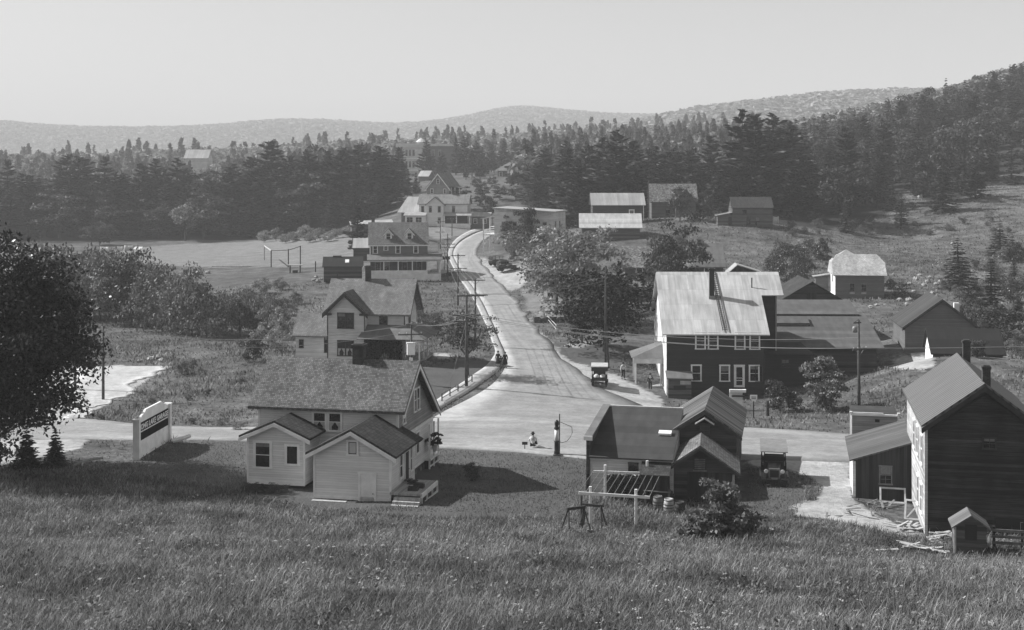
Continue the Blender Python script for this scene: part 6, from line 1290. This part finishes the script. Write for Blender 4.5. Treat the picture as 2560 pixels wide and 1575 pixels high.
V,Q,B=leafy_crown(np.random.default_rng(12),4.7,1.55,z0=.03,nb=80,nl=70,size=.13,irregular=.5); t=thing('bush','tall leafy shrub left of the transformer pole','bush',G(2060,1026),0); link(bpy.data.objects.new('crown',np_mesh('crown',V,Q,LEAF_PALE)),t); link(bpy.data.objects.new('stem',trunk_mesh('stem',3,.05,B[:9])),t)
fv=fr_h2; rv=np.random.default_rng(31); n_=5200; P_=np.stack([rv.uniform(4.25,8.3,n_),rv.uniform(-.8,-.5,n_),rv.uniform(.1,2.5,n_)],1); keep_=(np.abs(P_[:,0]-7.3)<.0)|(P_[:,2]>.9*np.sin(P_[:,0]*2.2)+.2); V,Q=leaves_at(rv,P_[keep_],np.tile(np.array([0,-1.,.4]),(keep_.sum(),1)),.13); t=thing('climbing_vine','dark climbing vines screening the veranda of the white gabled house','vine',fv.O,fv.r); link(bpy.data.objects.new('leaves',np_mesh('leaves',V,Q,LEAF_MAPLE)),t); MB().path([(4.4,-.62,.2),(5,-.62,1.3),(6.2,-.62,2.3),(7.8,-.62,2.4)],.03).path([(6.5,-.62,.2),(6.2,-.62,1.4),(7.0,-.62,2.4)],.03).build('stem',BARK,t)
# thicket on the left and scrub in the valley
for px,pb,pt,w in ((170,790,660,.75),(205,795,650,.8),(250,800,655,.7),(290,812,660,.7),(330,815,665,.7),(370,820,680,.7),(405,828,690,.7),(445,835,705,.65),(480,840,700,.6),(515,845,715,.6),(235,760,640,.7),(310,770,655,.7),(380,780,668,.7),(450,790,690,.7),(150,745,640,.8),(110,770,640,.8),(200,720,632,.9),(270,740,648,.8),(345,735,660,.8)):
    bushat(px,pb,pt,w,'dense willow bush in the thicket between the left meadow and the ball field','bush','thicket left of the valley',LEAF_DK if rg.uniform()<.2 else None)
for px,pb,pt,w in ((565,830,752,.6),(600,838,745,.6),(640,835,762,.7),(670,845,765,.65),(700,850,770,.6),(620,800,735,.7),(680,812,750,.7),(560,790,735,.8),(655,870,820,.8),(690,880,825,.7),(600,870,850,.9),(455,935,905,.9),(480,925,900,.8),(720,790,745,.7),(740,760,728,.8),(655,735,700,.9),(700,725,700,1.),(530,770,725,.8),(590,765,720,.8),(640,770,725,.8)):
    bushat(px,pb,pt,w,'scrub bush in the rough ground left of the white gabled house','bush' if rg.uniform()<.65 else 'palebush','scrub left of the gabled house')
for px,pb,pt,w in ((690,603,570,.9),(735,603,578,.9),(762,600,568,.9),(800,600,570,.9),(840,596,575,.9),(870,592,568,.9),(660,606,580,.9),(905,590,572,.9),(775,606,585,1.),(820,604,585,1.),(715,608,588,1.),(885,600,583,.9)):
    bushat(px,pb,pt,w,'pale rounded bush along the foot of the forest by the ball field','palebush','pale bushes at the forest foot')
for px,pb,pt,w in ((1950,665,615,.7),(1985,668,610,.7),(2010,690,640,.7),(1935,700,650,.7),(1965,715,660,.7),(2000,720,670,.6),(2055,660,600,.6),(2030,640,600,.7),(1990,650,612,.7),(2240,745,700,.7)):
    bushat(px,pb,pt,w,'dark bush beside the clipped-gable barn on the slope','bush','bushes by the clipped-gable barn',LEAF_DK)
for i in range(34):
    px=float(rg.uniform(1960,2560)); pb=float(rg.uniform(545,592)) if px<2250 else float(rg.uniform(520,590)); bushat(px,pb,pb-float(rg.uniform(8,20)),.9,'low bush along the upper edge of the right pasture','bush','bushes above the pasture')
for i in range(40): px=float(rg.uniform(2380,2575)); pb=float(rg.uniform(650,900)); bushat(px,pb,pb-float(rg.uniform(16,55)),.8,'bush on the rough slope at the right edge','bush','bushes on the right slope',LEAF_DK if i%2 else None)
for i in range(14): px=float(rg.uniform(1240,1420)); pb=float(rg.uniform(600,660)); bushat(px,pb,pb-float(rg.uniform(14,32)),.8,'bush on the bank below the flat-roofed store','bush','bushes on the store bank')
for i in range(10): px=float(rg.uniform(1440,1780)); pb=float(rg.uniform(600,640)); bushat(px,pb,pb-float(rg.uniform(14,30)),.8,'bush below the bright metal-roofed barn','bush','bushes below the metal-roofed barn')
for px,pb,pt in ((600,1075,1062),(560,1062,1052),(480,1060,1050),(300,1040,1028),(340,1020,1008),(380,1010,995),(250,1050,1040),(520,985,972),(470,1000,985),(600,960,945)): bushat(px,pb,pt,1.1,'low weed clump in the grass plot behind the tall sign board','bush','weed clumps behind the sign board')

# ---- stuff: distant woods, weeds, meadow grass
def merged(name, protos, P, Sx, Sz, mat, rng, kind='stuff'):
    Vs,Qs=[],[]; off=0; ang=rng.uniform(0,6.28,len(P)); which=rng.integers(0,len(protos),len(P))
    for p,sx,sz,a,w in zip(P,Sx,Sz,ang,which):
        V,Q=protos[w]; c,s=math.cos(a),math.sin(a); x=V[:,0]*c-V[:,1]*s; y=V[:,0]*s+V[:,1]*c
        Vs.append(np.stack([x*sx+p[0],y*sx+p[1],V[:,2]*sz+p[2]],1)); Qs.append(Q+off); off+=len(V)
    o=link(bpy.data.objects.new(name,np_mesh(name,np.concatenate(Vs),np.concatenate(Qs),mat))); o['kind']=kind; return o
rf=np.random.default_rng(21)
def lowconifer(n,size):
    f=rf.uniform(0,1,n); R=.24*(1-f)**.8*rf.uniform(.5,1.1,n)+.015; a=rf.uniform(0,6.28,n); C=np.stack([R*np.cos(a),R*np.sin(a),.05+.95*f],1); N=np.stack([np.cos(a),np.sin(a),.9+0*a],1); return leaves_at(rf,C,N,size,.6,.9)
def lowleafy(n,size,up=.4):
    d=unit(rf.standard_normal((n,3))); d[:,2]=np.abs(d[:,2])*1.2-.3; C=d*np.array([.42,.42,.42])*rf.uniform(.7,1.1,(n,1)); C[:,2]+=.5; return leaves_at(rf,C,d+np.array([0,0,up]),size,.7,.8)
LC=[lowconifer(260,.06) for _ in range(4)]; LL=[lowleafy(220,.075) for _ in range(4)]; LC2=[lowconifer(120,.08) for _ in range(3)]; LL2=[lowleafy(90,.11) for _ in range(3)]; LL3=[lowleafy(20,.2,1.6) for _ in range(4)]
def scatter(y0,y1,sp,lim=.47,f=None):
    out=[]; Y=y0
    while Y<y1:
        n=int(2*lim*Y/sp); X=(np.arange(n)-n/2)*sp+rf.uniform(-.45,.45,n)*sp; Yv=Y+rf.uniform(-.45,.45,n)*sp; out.append(np.stack([X,Yv],1)); Y+=sp
    P=np.concatenate(out)
    if f is not None: P=P[f(P[:,0],P[:,1])]
    return np.concatenate([P,hgt(P[:,0],P[:,1])[:,None]],1)
def keep(X,Y):
    px=CX+X*F/Y; k=~((px>955)&(px<1310)&(Y<640)); k&=~((px>1840)&(Y<500)); k&=(px<1960)|(Y>520); k&=(px>640)|(Y>610); k&=~((px>440)&(px<540)&(Y<760)&(Y>640)); return k
P=scatter(436,700,8.5,.54,keep); m_=(rf.uniform(size=len(P))<.6)&(CX+P[:,0]*F/P[:,1]<1900)
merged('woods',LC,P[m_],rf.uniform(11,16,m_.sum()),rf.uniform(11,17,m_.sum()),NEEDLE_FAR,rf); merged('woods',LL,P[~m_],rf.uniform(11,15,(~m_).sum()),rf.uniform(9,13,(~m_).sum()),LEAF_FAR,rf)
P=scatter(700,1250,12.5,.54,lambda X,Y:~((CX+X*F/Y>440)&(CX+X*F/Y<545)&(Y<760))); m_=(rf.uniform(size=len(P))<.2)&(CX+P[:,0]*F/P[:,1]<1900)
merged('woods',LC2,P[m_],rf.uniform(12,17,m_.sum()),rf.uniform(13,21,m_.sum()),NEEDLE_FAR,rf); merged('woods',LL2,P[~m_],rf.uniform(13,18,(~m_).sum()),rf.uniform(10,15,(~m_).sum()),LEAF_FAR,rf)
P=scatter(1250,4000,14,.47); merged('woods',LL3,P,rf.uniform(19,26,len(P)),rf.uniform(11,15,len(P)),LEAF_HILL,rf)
fr=Frame(462,402,700,0); s=house('metal_roof_lodge','distant building with bright roof among the far left woods',fr,'building'); MB().gable(0,12,0,12,-8,1.5,5.8,'x').build('wall',SID_WW,s); MB().roof(0,12,0,12,1.5,5.8,'x',.6,.6,.2).build('roof',METAL3,s)

def blades(name, C, hgtm, lean, width, mat, rng, segs=True):
    """single bent blades: base quad and tip"""
    n=len(C); a=rng.uniform(0,6.28,n); d=np.stack([np.cos(a),np.sin(a),np.zeros(n)],1); s=np.stack([-d[:,1],d[:,0],np.zeros(n)],1); L=lean*rng.uniform(.2,1.2,(n,1)); up=np.array([0,0,1.])*hgtm[:,None]
    w=width*rng.uniform(.6,1.4,(n,1)); p0=C-s*w; p1=C+s*w; m=C+up*.6+d*L*hgtm[:,None]*.35; t=C+up+d*L*hgtm[:,None]
    V=np.stack([p0,p1,m+s*w*.7,m-s*w*.7,t+s*w*.15,t-s*w*.15],1).reshape(-1,3); i=np.arange(n)[:,None]*6
    Q=np.concatenate([i+np.array([0,1,2,3]),i+np.array([3,2,4,5])]); o=link(bpy.data.objects.new(name,np_mesh(name,V,Q,mat))); o['kind']='stuff'; return o
GRASSM=mleaf('grass_blades',.17,.8,.7,.15,.25); WEEDM=mleaf('weed_blades',.17,.5,.7,.2,.3)
def no_mask(X,Y,Z,which=(0,1)):
    ms=masks(X,Y,Z); k=np.ones(len(X),bool)
    for i in which: k&=ms[i]<.5
    return k
def roadmask(X,Y,Z):
    px=CX+X*F/Y; py=HY+(H-Z)*F/Y; k=np.ones(len(X),bool)
    polys=[RL+RR[::-1],[(-300,1040),(0,1040),(200,1046),(420,1064),(640,1067),(900,1064),(1085,1040),(1500,1056),(1690,1062),(2000,1076),(2300,1096),(2900,1122),(2900,1190),(2300,1162),(2000,1155),(1690,1153),(1500,1150),(1085,1122),(640,1108),(200,1101),(-300,1103)],
     [(618,1240),(750,1260),(830,1275),(1000,1262),(1100,1240),(1100,1180),(1040,1110),(610,1110)],[(1470,1245),(1870,1245),(1870,1100),(1470,1100)],[(2300,1345),(2560,1330),(2560,1100),(2130,1100),(2130,1240)],[(1258,562),(1134,605),(1127,657),(1211,803),(1238,880),(1062,1022),(1078,1036),(1258,907),(1261,884)],[(180,916),(410,914),(215,1048),(180,1046)]]
    for p in polys: k&=~inpoly(px,py,p)
    return k
# tall hay meadow in the foreground
rm=np.random.default_rng(8)
N=460000; Y=28+60*rm.uniform(0,1,N)**1.1; X=(rm.uniform(-.45,.45,N))*(Y+4); Z=hgt(X,Y); k=no_mask(X,Y,Z)&roadmask(X,Y,Z)
ed=np.clip((HY+(H-Z)*F/Y-1150)/120,0,1); X,Y,Z=X[k],Y[k],Z[k]; C=np.stack([X,Y,Z],1)
pat=.75+.35*np.sin(X*.55+1.3*np.sin(Y*.31))*np.cos(Y*.47+.8*np.sin(X*.4)); hh=np.clip(rm.normal(.21,.09,len(X)),.05,.6)*pat; hh*=np.clip((92-Y)/14,.35,1)
blades('meadow_grass',C,hh,1.4,.0055+.00015*Y[:,None],GRASSM,rm)
kk=rm.uniform(size=len(X))<.09; blades('meadow_stalks',C[kk],hh[kk]*1.5+.1,.7,.007+.0001*Y[kk][:,None],mleaf('dry_stalks',.26,.4),rm)
kk=(rm.uniform(size=len(X))<.0012*np.clip(1.2+np.sin(X*.23)*np.cos(Y*.19)*2.,.02,4)); fc=C[kk].copy(); fc[:,2]+=hh[kk]*1.05+.08
nf=len(fc); rep=7; CC=np.repeat(fc,rep,0)+rm.standard_normal((nf*rep,3))*np.array([.035,.035,.012]); V,Q=leaves_at(rm,CC,np.tile(np.array([0,0,2.]),(nf*rep,1)),.03,.8,1.5); o=link(bpy.data.objects.new('meadow_flowers',np_mesh('meadow_flowers',V,Q,mplain('flower_white',.42,.15,3)))); o['kind']='stuff'
NC=420; cy=30+46*rm.uniform(0,1,NC); cx=rm.uniform(-.43,.43,NC)*cy; cz=hgt(cx,cy); kc=no_mask(cx,cy,cz)&roadmask(cx,cy,cz); cc=np.stack([cx,cy,cz],1)[kc]; sz=rm.uniform(.12,.42,len(cc)); reps=46
PP=np.repeat(cc,reps,0)+rm.standard_normal((len(cc)*reps,3))*np.repeat(sz,reps)[:,None]*np.array([.8,.8,.0]); PP[:,2]+=rm.uniform(.05,1,len(PP))*np.repeat(sz,reps)*1.1+.05
V,Q=leaves_at(rm,PP,np.tile(np.array([0,0,1.]),(len(PP),1)),.06,.5,.6); o=link(bpy.data.objects.new('meadow_weeds',np_mesh('meadow_weeds',V,Q,LEAF_MID))); o['kind']='stuff'
# rough grass and weeds across the valley
N=150000; Y=np.exp(rm.uniform(math.log(76),math.log(235),N)); X=rm.uniform(-.44,.44,N)*Y; Z=hgt(X,Y); k=no_mask(X,Y,Z,(0,1,2))&roadmask(X,Y,Z); cl=np.sin(X*.21+np.sin(Y*.13)*2)*np.cos(Y*.11+np.sin(X*.17)*2); k&=rm.uniform(size=N)<(.55+.5*cl); X,Y,Z=X[k],Y[k],Z[k]
blades('rough_grass',np.stack([X,Y,Z],1),np.clip(rm.normal(.28,.11,len(X)),.08,.8)*np.clip(.7+.4*cl[k],.3,1.2),1.1,.012+.0004*Y[:,None],WEEDM,rm)
N=22000; Y=rm.uniform(200,330,N); X=rm.uniform(.1,.44,N)*Y; Z=hgt(X,Y); ms=masks(X,Y,Z); k=(ms[3]<.5)&(ms[0]<.5)&roadmask(X,Y,Z); X,Y,Z=X[k],Y[k],Z[k]
blades('pasture_grass',np.stack([X,Y,Z],1),np.clip(rm.normal(.2,.09,len(X)),.05,.6),1.4,.09*np.ones((len(X),1)),WEEDM,rm)
N=60000; Y=rm.uniform(74,100,N); X=rm.uniform(-.42,.32,N)*Y; Z=hgt(X,Y); k=(masks(X,Y,Z)[1]>.5)&roadmask(X,Y,Z); X,Y,Z=X[k],Y[k],Z[k]
blades('lawn_grass',np.stack([X,Y,Z],1),rm.uniform(.05,.11,len(X)),.6,.022*np.ones((len(X),1)),mleaf('lawn_blades',.125,.35,.6,.2,.3),rm)
# ------------------------------------------------------------------ air, light, camera
hz = MB().box(-2600,2600,-70,5300,-8,330).build('haze', mplain('haze_air',.5)); hz['kind']='stuff'
hm = bpy.data.materials.new('haze_volume'); hm.use_nodes = True; t = hm.node_tree; t.nodes.remove(t.nodes['Principled BSDF'])
pv_ = t.nodes.new('ShaderNodeVolumePrincipled'); pv_.inputs['Color'].default_value=(.97,.97,.97,1); pv_.inputs['Density'].default_value=HAZE; pv_.inputs['Anisotropy'].default_value=0.0
t.links.new(pv_.outputs[0], t.nodes['Material Output'].inputs['Volume']); hz.data.materials.clear(); hz.data.materials.append(hm)
SE, SA = rad(39.5), rad(16)                     # sun height; how far behind the left side
to_sun = Vector((-math.cos(SE)*math.cos(SA), math.cos(SE)*math.sin(SA), math.sin(SE)))
ld_ = bpy.data.lights.new('sun','SUN'); ld_.energy = SUN; ld_.angle = rad(.5); so = link(bpy.data.objects.new('sun',ld_)); so.rotation_euler = to_sun.to_track_quat('Z','Y').to_euler(); so.location=(-60,20,80)
w = bpy.data.worlds.new('World'); S.world = w; w.use_nodes = True; nt = w.node_tree; bg = nt.nodes['Background']
sk = nt.nodes.new('ShaderNodeTexSky'); sk.sky_type='NISHITA'; sk.sun_disc=False; sk.sun_elevation=SE; sk.sun_rotation=math.atan2(to_sun.x,to_sun.y); sk.air_density=1.3; sk.dust_density=.8; sk.ozone_density=1.0
bw = nt.nodes.new('ShaderNodeRGBToBW'); nt.links.new(sk.outputs[0],bw.inputs[0]); nt.links.new(bw.outputs[0],bg.inputs['Color']); bg.inputs['Strength'].default_value=SKYS
cam = bpy.data.cameras.new('camera'); co = link(bpy.data.objects.new('camera',cam)); co.location=(0,0,H); co.rotation_euler=(math.pi/2,0,0)
cam.sensor_fit='HORIZONTAL'; cam.sensor_width=36; cam.lens=36*F/2560; cam.shift_y=-(787.5-HY)/2560; cam.clip_end=9000; cam.clip_start=.5; S.camera=co
S.view_settings.view_transform='Standard'; S.view_settings.look='None'; S.view_settings.exposure=EXPO; S.view_settings.gamma=1; S.view_settings.use_curve_mapping=False
S.cycles.max_bounces=5; S.cycles.diffuse_bounces=2; S.cycles.glossy_bounces=2; S.cycles.transmission_bounces=3; S.cycles.volume_bounces=0; S.cycles.transparent_max_bounces=4
S.cycles.use_denoising = True
S.cycles.volume_max_steps = 64
